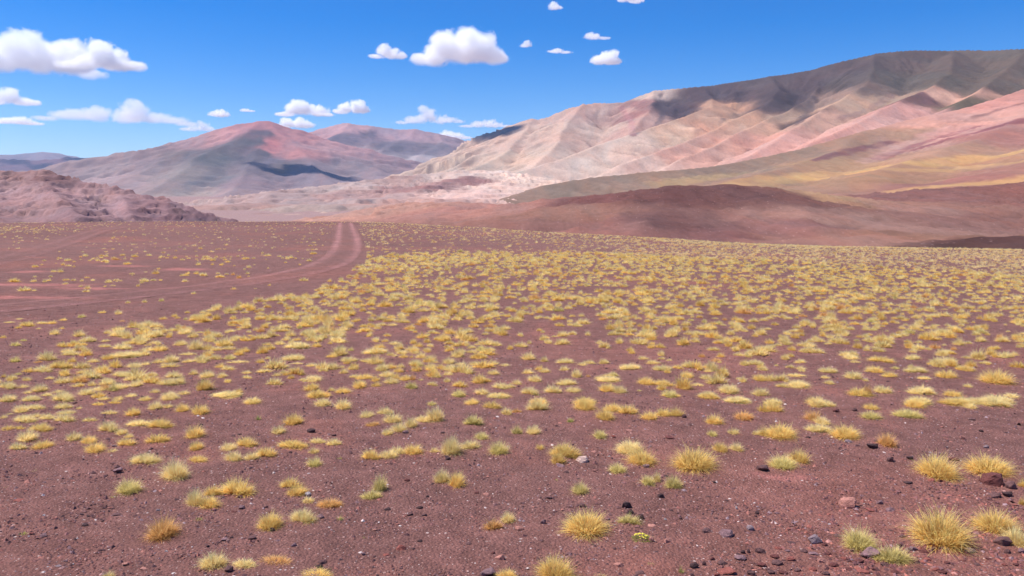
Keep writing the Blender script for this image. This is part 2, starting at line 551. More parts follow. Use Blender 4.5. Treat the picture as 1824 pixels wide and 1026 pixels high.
    for (pix, hw, rgb, amt) in bands:
        P = []
        for (ax, ay) in pix:
            m = (px - ax) ** 2 + (py - ay) ** 2
            idx = np.argsort(m)[:12]; idx = idx[m[idx] < m[idx[0]] + 40]
            P.append(V[idx[np.argmin(rng[idx])]])
        P = np.array(P)
        d, _, tt, _ = seg_dist(X, Y, P)
        nb = fbm(X / (hw * 2.2) + seed, Y / (hw * 2.2), 5, 0.6)
        q = (1 - smooth(0.45, 1.1, d / hw + 0.75 * nb)) * amt * smooth(-0.5, 0.3, fbm(tt / (hw * 4), d / hw, 4, .6) + 0.25)
        q = (q * np.clip(1 - np.abs(z - np.interp(tt, np.concatenate([[0], np.cumsum(np.hypot(*np.diff(P[:, :2], axis=0).T))]), P[:, 2])) / (hw * 2), 0, 1))[:, None]
        c = c * (1 - q) + lin(rgb)[None, :] * q
    st = fbm(flu * 2 + X / (size * 0.3), z / (size * 0.05) + seed, 4)
    c = c * (1 + streak * (1.1 * flu + 0.6 * st + 0.9 * skk))[:, None]
    m = mesh_np(name, V, grid_faces(nu, nv), mat, np.clip(c, 0.01, 0.9), True)
    o = link(name, m)
    tag(o, label, kind='structure')
    return o

# far blue ranges
build_range('distant_hills', 'far blue range on the left skyline',
    [([(-500, 283, 24500), (-250, 276, 24500), (-60, 277, 24500), (20, 274, 24500), (85, 269, 24500), (120, 275, 24500), (160, 284, 24500), (260, 296, 24500)], 0.35, 1500)],
    6000, (-29000, -8000, 16500, 25500), (120, 50),
    [(20, 276, (120, 105, 110)), (90, 272, (125, 108, 112))], mountain_mat('far_rock', 3000), flute=0.02, floor=-30)
build_range('dark_hills', 'dark purple ridge behind the left rocky hill',
    [([(-500, 285, 19500), (-200, 278, 19500), (0, 281, 19500), (60, 286, 19500), (100, 284, 19500), (140, 279, 19500), (190, 282, 19500), (240, 279, 19500), (300, 290, 19500), (400, 320, 19500)], 0.4, 1200)],
    4000, (-21500, -6000, 13500, 20000), (220, 70),
    [(20, 290, (105, 78, 84)), (100, 295, (110, 78, 82)), (180, 290, (98, 74, 82))], mountain_mat('dark_far_rock', 2000), flute=0.03, rough=0.03, floor=-30)

# the far peak left of centre and the rounded group behind it
E_BOX = (-7200, 900, 5600, 11000)
build_range('peak_mountain', 'grey and red peak left of centre, seen across the valley',
    [([(60, 330, 9000), (130, 310, 9300), (250, 282, 9500), (340, 250, 9500), (380, 238, 9500), (430, 224, 9500), (460, 218, 9500), (482, 219, 9500), (510, 232, 9600), (550, 240, 9900)], 0.6, 900),
     ([(462, 219, 9500), (455, 232, 9200), (430, 245, 8900), (395, 258, 8600), (350, 285, 8100), (300, 318, 7500), (250, 345, 7000)], 0.36, 700),
     ([(482, 219, 9500), (495, 240, 9200), (520, 258, 8800), (545, 285, 8300), (575, 312, 7700), (600, 335, 7100)], 0.38, 600),
     ([(350, 250, 9400), (325, 268, 9000), (290, 290, 8500), (240, 312, 8000), (190, 328, 7600)], 0.33, 600),
     ([(455, 232, 9200), (465, 262, 8700), (455, 292, 8100), (430, 320, 7400), (400, 345, 6800)], 0.36, 500),
     ([(550, 240, 9900), (580, 268, 9300), (630, 290, 8700), (680, 305, 8200)], 0.33, 500)],
    3600, E_BOX, (340, 260),
    [(430, 228, (163, 114, 111)), (465, 222, (167, 114, 111)), (400, 238, (169, 122, 117)), (380, 246, (165, 121, 115)), (360, 250, (148, 117, 114)), (495, 234, (168, 114, 109)), (530, 245, (169, 118, 113)),
     (480, 252, (175, 113, 108)), (490, 265, (173, 115, 110)), (515, 272, (165, 116, 111)), (560, 262, (162, 125, 122)), (470, 236, (89, 76, 80)), (462, 250, (84, 76, 78)), (440, 252, (86, 80, 81)), (415, 255, (94, 85, 85)), (470, 272, (90, 82, 85)), (500, 292, (94, 86, 87)),
     (300, 275, (113, 97, 92)), (260, 285, (130, 109, 106)), (210, 300, (139, 118, 113)), (350, 272, (99, 89, 88)), (390, 280, (94, 89, 87)), (445, 285, (101, 91, 93)),
     (330, 310, (130, 116, 108)), (280, 320, (138, 118, 111)), (380, 320, (113, 104, 103)), (430, 320, (132, 111, 111)), (490, 290, (111, 99, 104)), (540, 300, (123, 107, 110)), (600, 300, (131, 113, 113)),
     (400, 345, (146, 120, 115)), (340, 350, (147, 129, 119)), (240, 330, (149, 124, 119)), (180, 318, (158, 132, 127))],
    mountain_mat('peak_rock', 900, 0.24, 0.7), fine=0.3, flute_len=1.4, flute=0.045, rough=0.007, floor=-40, warp=0.03, seed=2)

build_range('rounded_mountains', 'rounded pink and grey mountains behind the peak',
    [([(470, 270, 11500), (540, 243, 11500), (590, 222, 11500), (620, 220, 11500), (650, 225, 11600), (675, 230, 11600), (740, 231, 11700), (780, 240, 11700), (830, 250, 11800), (880, 253, 11800), (960, 275, 11800)], 0.6, 900),
     ([(620, 221, 11500), (610, 238, 11000), (580, 255, 10500), (560, 275, 10000)], 0.36, 500),
     ([(650, 225, 11600), (668, 243, 11100), (650, 262, 10500), (640, 285, 9900)], 0.36, 500),
     ([(740, 232, 11700), (725, 248, 11100), (690, 262, 10500), (670, 285, 9900), (650, 305, 9300)], 0.36, 500),
     ([(780, 240, 11700), (790, 258, 11000), (760, 272, 10400), (740, 292, 9800)], 0.36, 500)],
    3600, (-4600, 900, 7400, 12400), (260, 210),
    [(600, 228, (175, 133, 130)), (640, 230, (175, 135, 132)), (580, 240, (162, 124, 122)), (655, 240, (95, 81, 88)), (610, 245, (106, 92, 98)), (690, 238, (151, 123, 125)), (740, 238, (156, 124, 125)),
     (700, 262, (103, 92, 97)), (740, 262, (106, 94, 99)), (770, 262, (110, 98, 101)), (790, 250, (144, 118, 118)), (830, 256, (142, 116, 116)), (650, 270, (142, 121, 119)), (600, 270, (151, 127, 124)), (690, 285, (155, 136, 133)), (750, 285, (161, 144, 141)), (640, 295, (142, 127, 125))],
    mountain_mat('rounded_rock', 900, 0.22, 0.7), fine=0.3, flute_len=1.3, flute=0.04, rough=0.006, floor=-40, warp=0.03, seed=5)

# the long pink mountain on the right
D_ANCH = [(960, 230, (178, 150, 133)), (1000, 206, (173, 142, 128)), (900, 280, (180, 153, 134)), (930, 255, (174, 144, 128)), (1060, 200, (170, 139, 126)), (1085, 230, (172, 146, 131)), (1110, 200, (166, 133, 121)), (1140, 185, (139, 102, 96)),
    (1125, 205, (135, 98, 92)), (1110, 235, (170, 136, 123)), (1160, 166, (178, 153, 138)), (1150, 210, (166, 131, 118)), (1185, 185, (73, 61, 64)), (1250, 168, (75, 62, 64)), (1350, 150, (81, 68, 67)), (1210, 200, (75, 62, 66)), (1300, 165, (77, 64, 66)),  # dark cap: rock colour, with cloud shadow painted into its left part
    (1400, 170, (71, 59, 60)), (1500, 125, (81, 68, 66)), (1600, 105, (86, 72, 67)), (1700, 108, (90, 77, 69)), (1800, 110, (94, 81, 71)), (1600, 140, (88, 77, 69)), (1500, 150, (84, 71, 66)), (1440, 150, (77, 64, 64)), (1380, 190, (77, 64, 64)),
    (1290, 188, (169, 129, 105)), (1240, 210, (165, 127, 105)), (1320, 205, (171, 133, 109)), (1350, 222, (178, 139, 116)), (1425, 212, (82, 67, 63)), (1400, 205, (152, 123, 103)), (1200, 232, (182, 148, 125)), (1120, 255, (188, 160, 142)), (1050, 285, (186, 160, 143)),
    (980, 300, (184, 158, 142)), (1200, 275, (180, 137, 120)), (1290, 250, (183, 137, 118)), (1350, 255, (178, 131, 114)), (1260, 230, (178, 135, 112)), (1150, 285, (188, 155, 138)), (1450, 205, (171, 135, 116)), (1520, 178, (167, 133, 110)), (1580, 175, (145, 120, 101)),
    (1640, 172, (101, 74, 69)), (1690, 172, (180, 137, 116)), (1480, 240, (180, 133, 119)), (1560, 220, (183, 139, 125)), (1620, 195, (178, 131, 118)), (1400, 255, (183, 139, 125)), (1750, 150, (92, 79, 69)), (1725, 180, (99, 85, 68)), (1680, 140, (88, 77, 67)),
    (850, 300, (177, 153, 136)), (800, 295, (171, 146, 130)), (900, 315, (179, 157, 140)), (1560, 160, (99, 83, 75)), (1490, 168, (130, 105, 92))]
build_range('pink_mountain', 'long pink mountain with a dark grey rock cap and painted cloud shadow on the right',
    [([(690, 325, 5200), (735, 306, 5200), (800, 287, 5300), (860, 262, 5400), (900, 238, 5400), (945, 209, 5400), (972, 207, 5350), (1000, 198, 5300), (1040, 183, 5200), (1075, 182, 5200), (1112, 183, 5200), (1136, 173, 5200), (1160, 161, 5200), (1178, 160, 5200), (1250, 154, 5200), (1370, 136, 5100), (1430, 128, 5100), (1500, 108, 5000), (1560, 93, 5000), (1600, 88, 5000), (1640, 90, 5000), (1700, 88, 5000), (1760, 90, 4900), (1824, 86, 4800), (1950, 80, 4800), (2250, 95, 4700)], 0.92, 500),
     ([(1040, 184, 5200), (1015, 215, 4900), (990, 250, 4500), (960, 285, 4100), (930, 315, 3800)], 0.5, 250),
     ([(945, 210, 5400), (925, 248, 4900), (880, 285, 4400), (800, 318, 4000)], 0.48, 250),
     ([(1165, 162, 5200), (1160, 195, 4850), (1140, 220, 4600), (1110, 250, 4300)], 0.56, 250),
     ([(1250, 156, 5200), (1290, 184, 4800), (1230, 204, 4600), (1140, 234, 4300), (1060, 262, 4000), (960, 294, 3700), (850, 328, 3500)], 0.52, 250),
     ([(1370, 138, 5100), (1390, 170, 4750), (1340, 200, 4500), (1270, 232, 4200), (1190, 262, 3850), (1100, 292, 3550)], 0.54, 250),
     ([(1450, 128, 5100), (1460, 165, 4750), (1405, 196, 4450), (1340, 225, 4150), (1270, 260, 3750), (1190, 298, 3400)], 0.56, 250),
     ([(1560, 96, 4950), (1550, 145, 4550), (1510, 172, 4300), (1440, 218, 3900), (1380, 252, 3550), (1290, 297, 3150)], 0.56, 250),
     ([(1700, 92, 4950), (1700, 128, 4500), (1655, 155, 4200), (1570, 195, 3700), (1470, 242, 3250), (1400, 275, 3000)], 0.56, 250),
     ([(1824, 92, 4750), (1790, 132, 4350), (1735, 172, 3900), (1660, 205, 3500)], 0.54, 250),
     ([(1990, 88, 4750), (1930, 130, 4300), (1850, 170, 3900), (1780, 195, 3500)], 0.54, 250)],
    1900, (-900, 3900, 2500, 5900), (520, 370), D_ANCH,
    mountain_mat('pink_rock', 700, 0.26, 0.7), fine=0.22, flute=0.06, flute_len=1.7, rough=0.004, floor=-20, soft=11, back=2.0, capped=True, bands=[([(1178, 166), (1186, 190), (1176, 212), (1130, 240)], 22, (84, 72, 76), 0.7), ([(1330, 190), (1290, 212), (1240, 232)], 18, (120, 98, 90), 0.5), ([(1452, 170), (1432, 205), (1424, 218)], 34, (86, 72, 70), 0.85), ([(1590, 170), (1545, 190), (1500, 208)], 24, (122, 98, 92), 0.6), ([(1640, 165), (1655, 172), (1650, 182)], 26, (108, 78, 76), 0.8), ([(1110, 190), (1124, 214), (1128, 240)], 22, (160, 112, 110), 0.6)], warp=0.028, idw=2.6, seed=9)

# ochre and olive flank in front of it
build_range('ochre_slope', 'olive and ochre grass slope streaked with pink and maroon',
    [([(2300, 60, 2700), (2000, 110, 2600), (1824, 160, 2500), (1740, 185, 2400), (1640, 208, 2300), (1540, 233, 2200), (1440, 262, 2050), (1340, 286, 1900), (1250, 298, 1800), (1140, 306, 1700), (1040, 318, 1600), (960, 329, 1500), (900, 349, 1400), (840, 368, 1300)], 0.24, 260),
     ([(1824, 160, 2500), (1824, 205, 2150), (1760, 240, 1850), (1660, 275, 1550), (1540, 310, 1250)], 0.24, 200),
     ([(2100, 110, 2600), (2050, 190, 2000), (1950, 240, 1600), (1850, 290, 1200)], 0.24, 200),
     ([(1540, 234, 2200), (1490, 268, 1900), (1400, 300, 1550), (1300, 322, 1300)], 0.24, 200)],
    900, (-160, 2300, 560, 2900), (280, 240),
    [(1750, 178, (178, 126, 113)), (1824, 166, (167, 118, 105)), (1700, 200, (177, 131, 117)), (1620, 214, (171, 126, 110)), (1520, 248, (138, 109, 91)), (1420, 275, (129, 105, 89)), (1300, 302, (125, 104, 90)), (1600, 232, (150, 117, 97)), (1700, 235, (172, 127, 116)),
     (1600, 262, (162, 124, 110)), (1530, 270, (144, 113, 95)), (1800, 205, (178, 132, 117)), (1824, 240, (147, 104, 94)), (1680, 266, (158, 122, 101)), (1500, 292, (147, 116, 91)), (1650, 296, (149, 115, 91)), (1750, 286, (152, 115, 91)), (1760, 300, (144, 105, 91)), (1640, 312, (145, 110, 89)), (1400, 306, (138, 109, 91)), (1300, 318, (137, 108, 90)), (1700, 318, (136, 96, 86)), (1800, 300, (143, 103, 90)),
     (1100, 318, (129, 107, 93)), (1000, 332, (127, 105, 91)), (930, 350, (131, 107, 93)), (1180, 316, (133, 107, 90)), (1450, 314, (149, 116, 91)), (1550, 308, (152, 116, 91)), (1780, 325, (134, 94, 84))],
    mountain_mat('ochre_earth', 300, 0.16, 0.5), flute=0.012, rough=0.004, floor=-40, soft=7, back=4, capped=True, bands=[([(1900, 240), (1824, 263), (1740, 274), (1640, 290), (1540, 302), (1440, 316)], 34, (188, 148, 96), 0.65), ([(1560, 296), (1480, 306), (1380, 318), (1300, 326)], 34, (182, 146, 98), 0.55), ([(1900, 305), (1824, 318), (1700, 328), (1600, 334)], 22, (188, 148, 96), 0.65), ([(1824, 283), (1720, 292), (1600, 300)], 26, (184, 146, 98), 0.45), ([(1400, 292), (1300, 308), (1180, 322)], 40, (160, 134, 96), 0.5), ([(1890, 195), (1824, 212), (1760, 226), (1690, 246), (1640, 262)], 32, (118, 72, 76), 0.85), ([(1740, 222), (1680, 240), (1610, 262), (1560, 280)], 22, (126, 80, 82), 0.7), ([(1580, 250), (1540, 258), (1490, 270), (1450, 282)], 20, (112, 76, 78), 0.85), ([(1824, 180), (1780, 192), (1740, 204)], 16, (110, 78, 74), 0.7), ([(1680, 226), (1600, 256), (1540, 284)], 22, (180, 142, 130), 0.4)], warp=0.05, idw=2.6, streak=0.3, seed=21)

# broken pale badlands in the valley
build_range('badlands', 'broken pale pink badland ridge across the valley',
    [([(300, 392, 1150), (370, 384, 1200), (420, 356, 1400), (470, 345, 1500), (560, 333, 1700), (640, 324, 1850), (720, 312, 2000), (800, 306, 2100), (870, 304, 2200), (920, 318, 2200)], 0.3, 150),
     ([(640, 324, 1850), (600, 345, 1550), (520, 362, 1300), (440, 378, 1100)], 0.2, 100),
     ([(860, 303, 2150), (800, 325, 1800), (720, 345, 1450), (620, 368, 1150), (540, 384, 950)], 0.18, 120),
     ([(900, 326, 1850), (840, 346, 1450), (740, 366, 1100)], 0.2, 100),
     ([(490, 342, 1520), (470, 362, 1300), (430, 376, 1100)], 0.2, 100),
     ([(240, 392, 900), (330, 384, 980), (390, 374, 1080), (440, 362, 1220)], 0.2, 60),
     ([(560, 366, 1100), (500, 376, 950), (440, 384, 850), (380, 391, 780)], 0.17, 60),
     ([(640, 360, 1250), (600, 374, 1000), (540, 386, 850)], 0.17, 60)],
    700, (-820, 420, 700, 2700), (320, 300),
    [(430, 365, (156, 125, 116)), (400, 380, (146, 117, 110)), (480, 350, (157, 133, 127)), (560, 340, (163, 141, 134)), (640, 332, (171, 149, 141)), (600, 360, (153, 133, 128)), (520, 372, (156, 133, 123)), (700, 340, (147, 113, 108)), (760, 330, (136, 103, 100)), (830, 322, (134, 101, 98)),
     (720, 322, (160, 133, 125)), (800, 312, (186, 160, 147)), (900, 310, (202, 176, 161)), (880, 330, (199, 169, 154)), (820, 345, (195, 161, 148)), (700, 362, (167, 131, 120)), (620, 350, (154, 125, 119)), (560, 385, (172, 143, 130)), (960, 320, (196, 168, 152))],
    mountain_mat('badland_rock', 260, 0.26, 0.6), flute=0.03, flute_len=0.7, rough=0.01, floor=-30, soft=6, terrace=(10.0, 0.7, 2.4), warp=0.05, seed=33)

# salmon and dark maroon foothills just behind the plain
build_range('foothills', 'dark maroon and salmon foothills just beyond the plain',
    [([(500, 398, 640), (560, 389, 680), (640, 374, 700), (720, 360, 720), (820, 361, 650), (900, 364, 600), (940, 374, 560)], 0.12, 60),
     ([(880, 378, 600), (940, 368, 560), (1000, 353, 530), (1075, 348, 520), (1130, 341, 500), (1200, 333, 480), (1290, 331, 480), (1370, 335, 490), (1430, 342, 500), (1490, 354, 520), (1560, 358, 560)], 0.2, 40),
     ([(1480, 360, 620), (1560, 356, 640), (1620, 338, 680), (1720, 335, 720), (1820, 325, 760), (2000, 310, 800), (2300, 300, 800)], 0.13, 60),
     ([(1200, 333, 480), (1180, 360, 400), (1150, 392, 320), (1120, 425, 250)], 0.26, 25),
     ([(1300, 332, 480), (1400, 368, 390), (1450, 400, 300)], 0.26, 25),
     ([(1600, 455, 230), (1700, 424, 240), (1770, 416, 240), (1850, 424, 240), (2000, 420, 250)], 0.17, 15),
     ([(1720, 338, 720), (1680, 372, 500), (1600, 405, 360), (1560, 425, 280)], 0.12, 40),
     ([(1000, 353, 530), (980, 375, 430), (950, 395, 340)], 0.2, 30),
     ([(1230, 338, 475), (1262, 372, 390), (1250, 410, 310)], 0.26, 20),
     ([(1370, 340, 485), (1340, 374, 400), (1310, 402, 330), (1290, 430, 260)], 0.26, 20),
     ([(1090, 350, 512), (1062, 378, 430), (1030, 402, 350)], 0.24, 20),
     ([(1510, 362, 530), (1540, 388, 430), (1500, 415, 340), (1470, 436, 260)], 0.24, 20),
     ([(1640, 352, 660), (1660, 378, 520), (1720, 400, 420)], 0.24, 25),
     ([(820, 364, 650), (800, 378, 520), (760, 392, 420)], 0.18, 25),
     ([(1440, 345, 505), (1420, 366, 440), (1440, 384, 380)], 0.26, 18)],
    240, (-240, 760, 150, 960), (320, 260),
    [(640, 382, (166, 126, 111)), (720, 370, (161, 120, 105)), (820, 372, (152, 109, 98)), (880, 376, (150, 108, 96)), (900, 395, (143, 103, 91)), (960, 395, (135, 93, 83)), (1020, 370, (130, 94, 81)), (1060, 385, (134, 98, 82)), (1100, 400, (129, 90, 81)),
     (1060, 355, (106, 71, 67)), (1200, 342, (93, 63, 59)), (1230, 375, (89, 61, 59)), (1180, 395, (100, 70, 65)), (1320, 342, (95, 65, 61)), (1400, 350, (105, 73, 67)), (1350, 375, (97, 66, 63)), (1280, 410, (112, 77, 72)), (1400, 405, (121, 86, 80)), (1380, 425, (134, 97, 85)),
     (1480, 385, (136, 102, 90)), (1550, 395, (138, 103, 91)), (1540, 425, (135, 99, 86)), (1600, 370, (138, 103, 91)), (1640, 345, (117, 82, 76)), (1720, 345, (121, 85, 78)), (1800, 340, (117, 78, 70)), (1700, 390, (123, 89, 80)), (1800, 390, (119, 84, 75)), (1650, 420, (127, 92, 77)), (1760, 425, (77, 54, 50)), (1800, 438, (82, 59, 55)), (1480, 345, (152, 118, 91))],
    mountain_mat('maroon_earth', 130, 0.3, 1.0, 0.9), flute=0.032, flute_len=1.3, rough=0.014, floor=-30, soft=2.5, warp=0.06, seed=41)

# rocky hill at the left edge
build_range('rocky_hill', 'crumbling pinkish rocky hill at the left edge',
    [([(-500, 310, 470), (-200, 300, 460), (0, 306, 450), (70, 305, 445), (110, 315, 440), (180, 328, 430), (240, 342, 420), (290, 359, 410), (330, 376, 400), (365, 394, 390), (390, 425, 380)], 0.42, 40),
     ([(70, 305, 445), (90, 340, 400), (120, 375, 350)], 0.42, 25),
     ([(-60, 303, 452), (-40, 350, 390), (-20, 385, 340)], 0.42, 25),
     ([(200, 333, 430), (220, 362, 395), (236, 392, 365)], 0.5, 20),
     ([(290, 352, 440), (330, 366, 435), (365, 384, 430), (380, 400, 430)], 0.4, 20)],
    170, (-420, -50, 240, 520), (400, 210),
    [(50, 315, (144, 114, 111)), (20, 345, (153, 122, 120)), (120, 340, (152, 119, 117)), (60, 375, (141, 112, 110)), (180, 355, (148, 118, 116)), (230, 365, (154, 121, 120)), (200, 385, (137, 108, 108)), (280, 375, (141, 110, 110)), (320, 385, (124, 97, 100)), (10, 385, (141, 110, 108)), (100, 310, (122, 93, 92)), (330, 378, (107, 86, 89))],
    mountain_mat('crumbling_rock', 60, 0.36, 1.0), flute=0.026, flute_len=0.38, rough=0.012, floor=-30, soft=2, terrace=(3.0, 0.85, 2.6), foot_fade=True, warp=0.06, streak=0.25, seed=57)

# ------------------------------------------------------------------ the air
def build_haze():
    V = np.array([(x, y, z) for x in (-34000, 34000) for y in (-6000, 27000) for z in (-70, 1650)], float)
    Fc = np.array([(0, 1, 3, 2), (4, 6, 7, 5), (0, 4, 5, 1), (2, 3, 7, 6), (0, 2, 6, 4), (1, 5, 7, 3)])
    t = NT('thin_air')
    p = t.n('VolumePrincipled')
    p.inputs['Color'].default_value = (0.52, 0.72, 1.0, 1)
    p.inputs['Density'].default_value = 1.9e-5
    p.inputs['Anisotropy'].default_value = 0.1
    t.l(p.outputs[0], t.out.inputs['Volume'])
    o = link('haze', mesh_np('haze', V, Fc, t.m))
    tag(o, 'thin blue haze over the far mountains', kind='stuff')
build_haze()

# ------------------------------------------------------------------ clouds
def cloud_material(name, density, ragged, ht, balls):
    """vapour: a field of overlapping balls, eaten into by noise, flat underneath"""
    t = NT(name)
    oc = t.n('TexCoord').outputs['Object']
    g = None
    for (c, r) in balls:
        a = t.n('VectorMath', operation='SUBTRACT'); t.l(oc, a.inputs[0]); a.inputs[1].default_value = c
        b = t.n('VectorMath', operation='DIVIDE'); t.l(a.outputs[0], b.inputs[0]); b.inputs[1].default_value = r
        d = t.n('VectorMath', operation='LENGTH'); t.l(b.outputs[0], d.inputs[0])
        q = t.math('SUBTRACT', 1.0, d.outputs['Value'])
        g = q if g is None else t.math('SMOOTH_MAX', g, q)
        if g is not q: g.node.inputs[2].default_value = 0.12
    n1 = t.noise(oc, 2.6 / ht, 9, 0.7, 0.4)
    f = t.math('ADD', g, t.math('MULTIPLY', t.math('SUBTRACT', n1, 0.5), 1.75 + ragged))
    f = t.math('SUBTRACT', f, ragged * 0.35)
    e = t.ramp(f, [(0.0, 0.0), (0.1, 0.3), (0.3, 1.0)])
    z = t.n('SeparateXYZ'); t.l(oc, z.inputs[0])
    fl = t.ramp(t.math('DIVIDE', z.outputs[2], ht), [(0.0, 0.0), (0.16, 1.0)])
    p = t.n('VolumePrincipled')
    p.inputs['Color'].default_value = (1, 1, 1, 1)
    p.inputs['Anisotropy'].default_value = 0.3
    t.l(t.math('MULTIPLY', t.math('MULTIPLY', e, fl), density), p.inputs['Density'])
    t.l(p.outputs[0], t.out.inputs['Volume'])
    return t.m

def keep_largest(me):
    bm = bmesh.new(); bm.from_mesh(me); bm.verts.ensure_lookup_table()
    seen = set(); best = []
    for v in bm.verts:
        if v.index in seen: continue
        st = [v]; seen.add(v.index); isl = []
        while st:
            q = st.pop(); isl.append(q)
            for e in q.link_edges:
                o2 = e.other_vert(q)
                if o2.index not in seen: seen.add(o2.index); st.append(o2)
        if len(isl) > len(best): best = isl
    b = set(best)
    bmesh.ops.delete(bm, geom=[v for v in bm.verts if v not in b], context='VERTS')
    bm.to_mesh(me); bm.free()

def cloud_mesh(wd, ht, dp, seed, n, skew):
    """the space a cloud fills: a lumpy union of balls, flat underneath; and the balls"""
    from mathutils import Matrix
    R = random.Random(seed)
    bm = bmesh.new()
    balls = []
    for i in range(n):
        u = -1 + 2 * (i + 0.15 + 0.7 * R.random()) / n
        env = max(0.3, (1 - abs(u - skew * 0.5) ** 1.7)) * (0.72 + 0.45 * R.random())
        rz = ht * 0.52 * env
        rx = max(rz * 1.1, wd / n * 0.95)
        c = (u * (wd * 0.5 - rx * 0.5), (R.random() - 0.5) * dp * 0.4, rz * (0.75 + 0.2 * R.random()))
        balls.append((c, (rx, min(dp * 0.5, max(rz * 1.2, rx * 0.8)), rz)))
        if env > 0.6:
            q = rz * (0.5 + 0.2 * R.random())
            balls.append(((c[0] + (R.random() - 0.5) * rx, c[1], c[2] + rz * 0.5), (q * 1.3, q * 1.2, q)))
    for c, r in balls:
        bmesh.ops.create_icosphere(bm, subdivisions=2, radius=1.22, matrix=Matrix.Translation(c) @ Matrix.Diagonal((*r, 1)))
    me = bpy.data.meshes.new('cloud_raw'); bm.to_mesh(me); bm.free()
    ob = bpy.data.objects.new('cloud_raw', me); COL.objects.link(ob)
    md = ob.modifiers.new('r', 'REMESH'); md.mode = 'VOXEL'; md.voxel_size = ht / 9.0
    dg = bpy.context.evaluated_depsgraph_get(); dg.update()
    me2 = bpy.data.meshes.new_from_object(ob.evaluated_get(dg))
    keep_largest(me2)
    bpy.data.objects.remove(ob); bpy.data.meshes.remove(me)
    nvt = len(me2.vertices)
    V = np.empty(nvt * 3, np.float32); me2.vertices.foreach_get('co', V); V = V.reshape(-1, 3)
    V[:, 2] = np.maximum(V[:, 2], V[:, 2] * 0.05)
    me2.vertices.foreach_set('co', np.ascontiguousarray(V, np.float32).ravel()); me2.update()
    return me2, balls

CLOUD_ALT = 2750.0
def cloud(label, px, base, wpx, hpx, n, dens=7.0, ragged=0.36, seed=1, group='clouds in the sky', stretch=1.0, alt=CLOUD_ALT, skew=0.0):
    hpx *= 1.18; wpx *= 1.08; base += hpx * 0.06
    d = ray(px, base)
    k = (alt - EYE[2]) / d[2]
    P = EYE + d * k
    depth = k                       # along the optical axis
    wd, ht = wpx * depth / F, hpx * depth / F
    me, balls = cloud_mesh(wd, ht, min(wd, ht * 4) * 0.7, seed, n, skew)
    me.name = 'cloud'
    me.materials.append(cloud_material('cloud_vapour', dens * 1.15 / ht, ragged, ht, balls))
    o = link('cloud', me)
    o.location = P
    o.rotation_euler[2] = -math.atan2(d[0], d[1])
    tag(o, label, 'cloud', group)
    return o

cloud('large white cloud bank at the left edge of the sky, its right end tapering', 55, 126, 250, 88, 8, seed=3)
cloud('long tapering tail of cloud reaching right from the bank at the left edge', 186, 124, 140, 44, 5, 5.5, 0.36, seed=14)
cloud('small flat bright cloud low at the left edge of the sky', 25, 187, 95, 26, 4, 4.0, 0.5, seed=5)
cloud('thin shred of cloud lowest at the left edge of the sky', 30, 221, 90, 14, 4, 3.0, 0.4, seed=6)
cloud('long pale sheet of cloud left of the grey and red peak', 215, 218, 265, 38, 9, 2.2, 0.3, seed=7, stretch=1.5)
cloud('small ragged cloud touching the left shoulder of the grey and red peak', 355, 234, 62, 22, 4, 2.2, 0.6, seed=8)
cloud('tiny round cloud above the left shoulder of the grey and red peak', 392, 208, 34, 16, 2, 4.0, seed=9)
cloud('faint tiny puff between the round cloud and the peak', 440, 199, 22, 9, 2, 2.5, 0.38, seed=10)
cloud('wide white cloud just above and right of the grey and red peak', 543, 206, 100, 29, 5, seed=11)
cloud('round topped cloud adjoining the wide one above the rounded mountains', 628, 202, 66, 26, 4, seed=12)
cloud('small bright cloud resting just over the right shoulder of the peak', 526, 228, 72, 26, 4, seed=13)
cloud('largest heaped white cloud high in the middle of the sky', 824, 113, 168, 68, 7, 8.0, 0.26, seed=21)
cloud('smaller cloud close to the left of the heaped white cloud', 693, 104, 66, 27, 4, 4.0, 0.34, seed=16)
cloud('long streak of cloud over the gap between the two mountains', 765, 220, 130, 24, 7, 2.6, 0.7, seed=17, stretch=1.4)
cloud('narrow cloud ending the streak beside the long pink mountain', 868, 227, 92, 17, 5, 2.6, 0.6, seed=18, stretch=1.3)
cloud('low thin cloud just above the rounded mountains', 806, 248, 76, 15, 4, 3.5, 0.36, seed=19)
cloud('small bright oval cloud above the left end of the dark ridge', 1080, 114, 60, 23, 3, 6.0, seed=20)
cloud('wispy small cloud directly above the bright oval one', 1060, 70, 46, 17, 3, 2.5, 0.4, seed=22)
cloud('tiny cloud near the top edge of the sky, left of the wispy one', 988, 17, 24, 14, 2, 3.0, 0.36, seed=23)
cloud('cloud cut off by the top edge of the picture', 1122, 4, 48, 16, 3, 4.0, seed=24)
cloud('tiny faint puff just right of the heaped white cloud', 938, 84, 20, 11, 2, 2.2, 0.38, seed=25)
cloud('faint streak of vapour left of the bright oval cloud', 996, 94, 44, 9, 3, 1.6, 0.4, seed=26)

# ------------------------------------------------------------------ tussock grass
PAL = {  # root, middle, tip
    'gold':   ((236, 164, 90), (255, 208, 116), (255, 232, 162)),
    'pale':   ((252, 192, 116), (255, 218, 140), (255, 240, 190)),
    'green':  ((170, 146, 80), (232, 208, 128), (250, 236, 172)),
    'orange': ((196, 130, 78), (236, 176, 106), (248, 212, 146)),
    'sprout': ((128, 130, 64), (190, 186, 100), (220, 214, 138)),
}

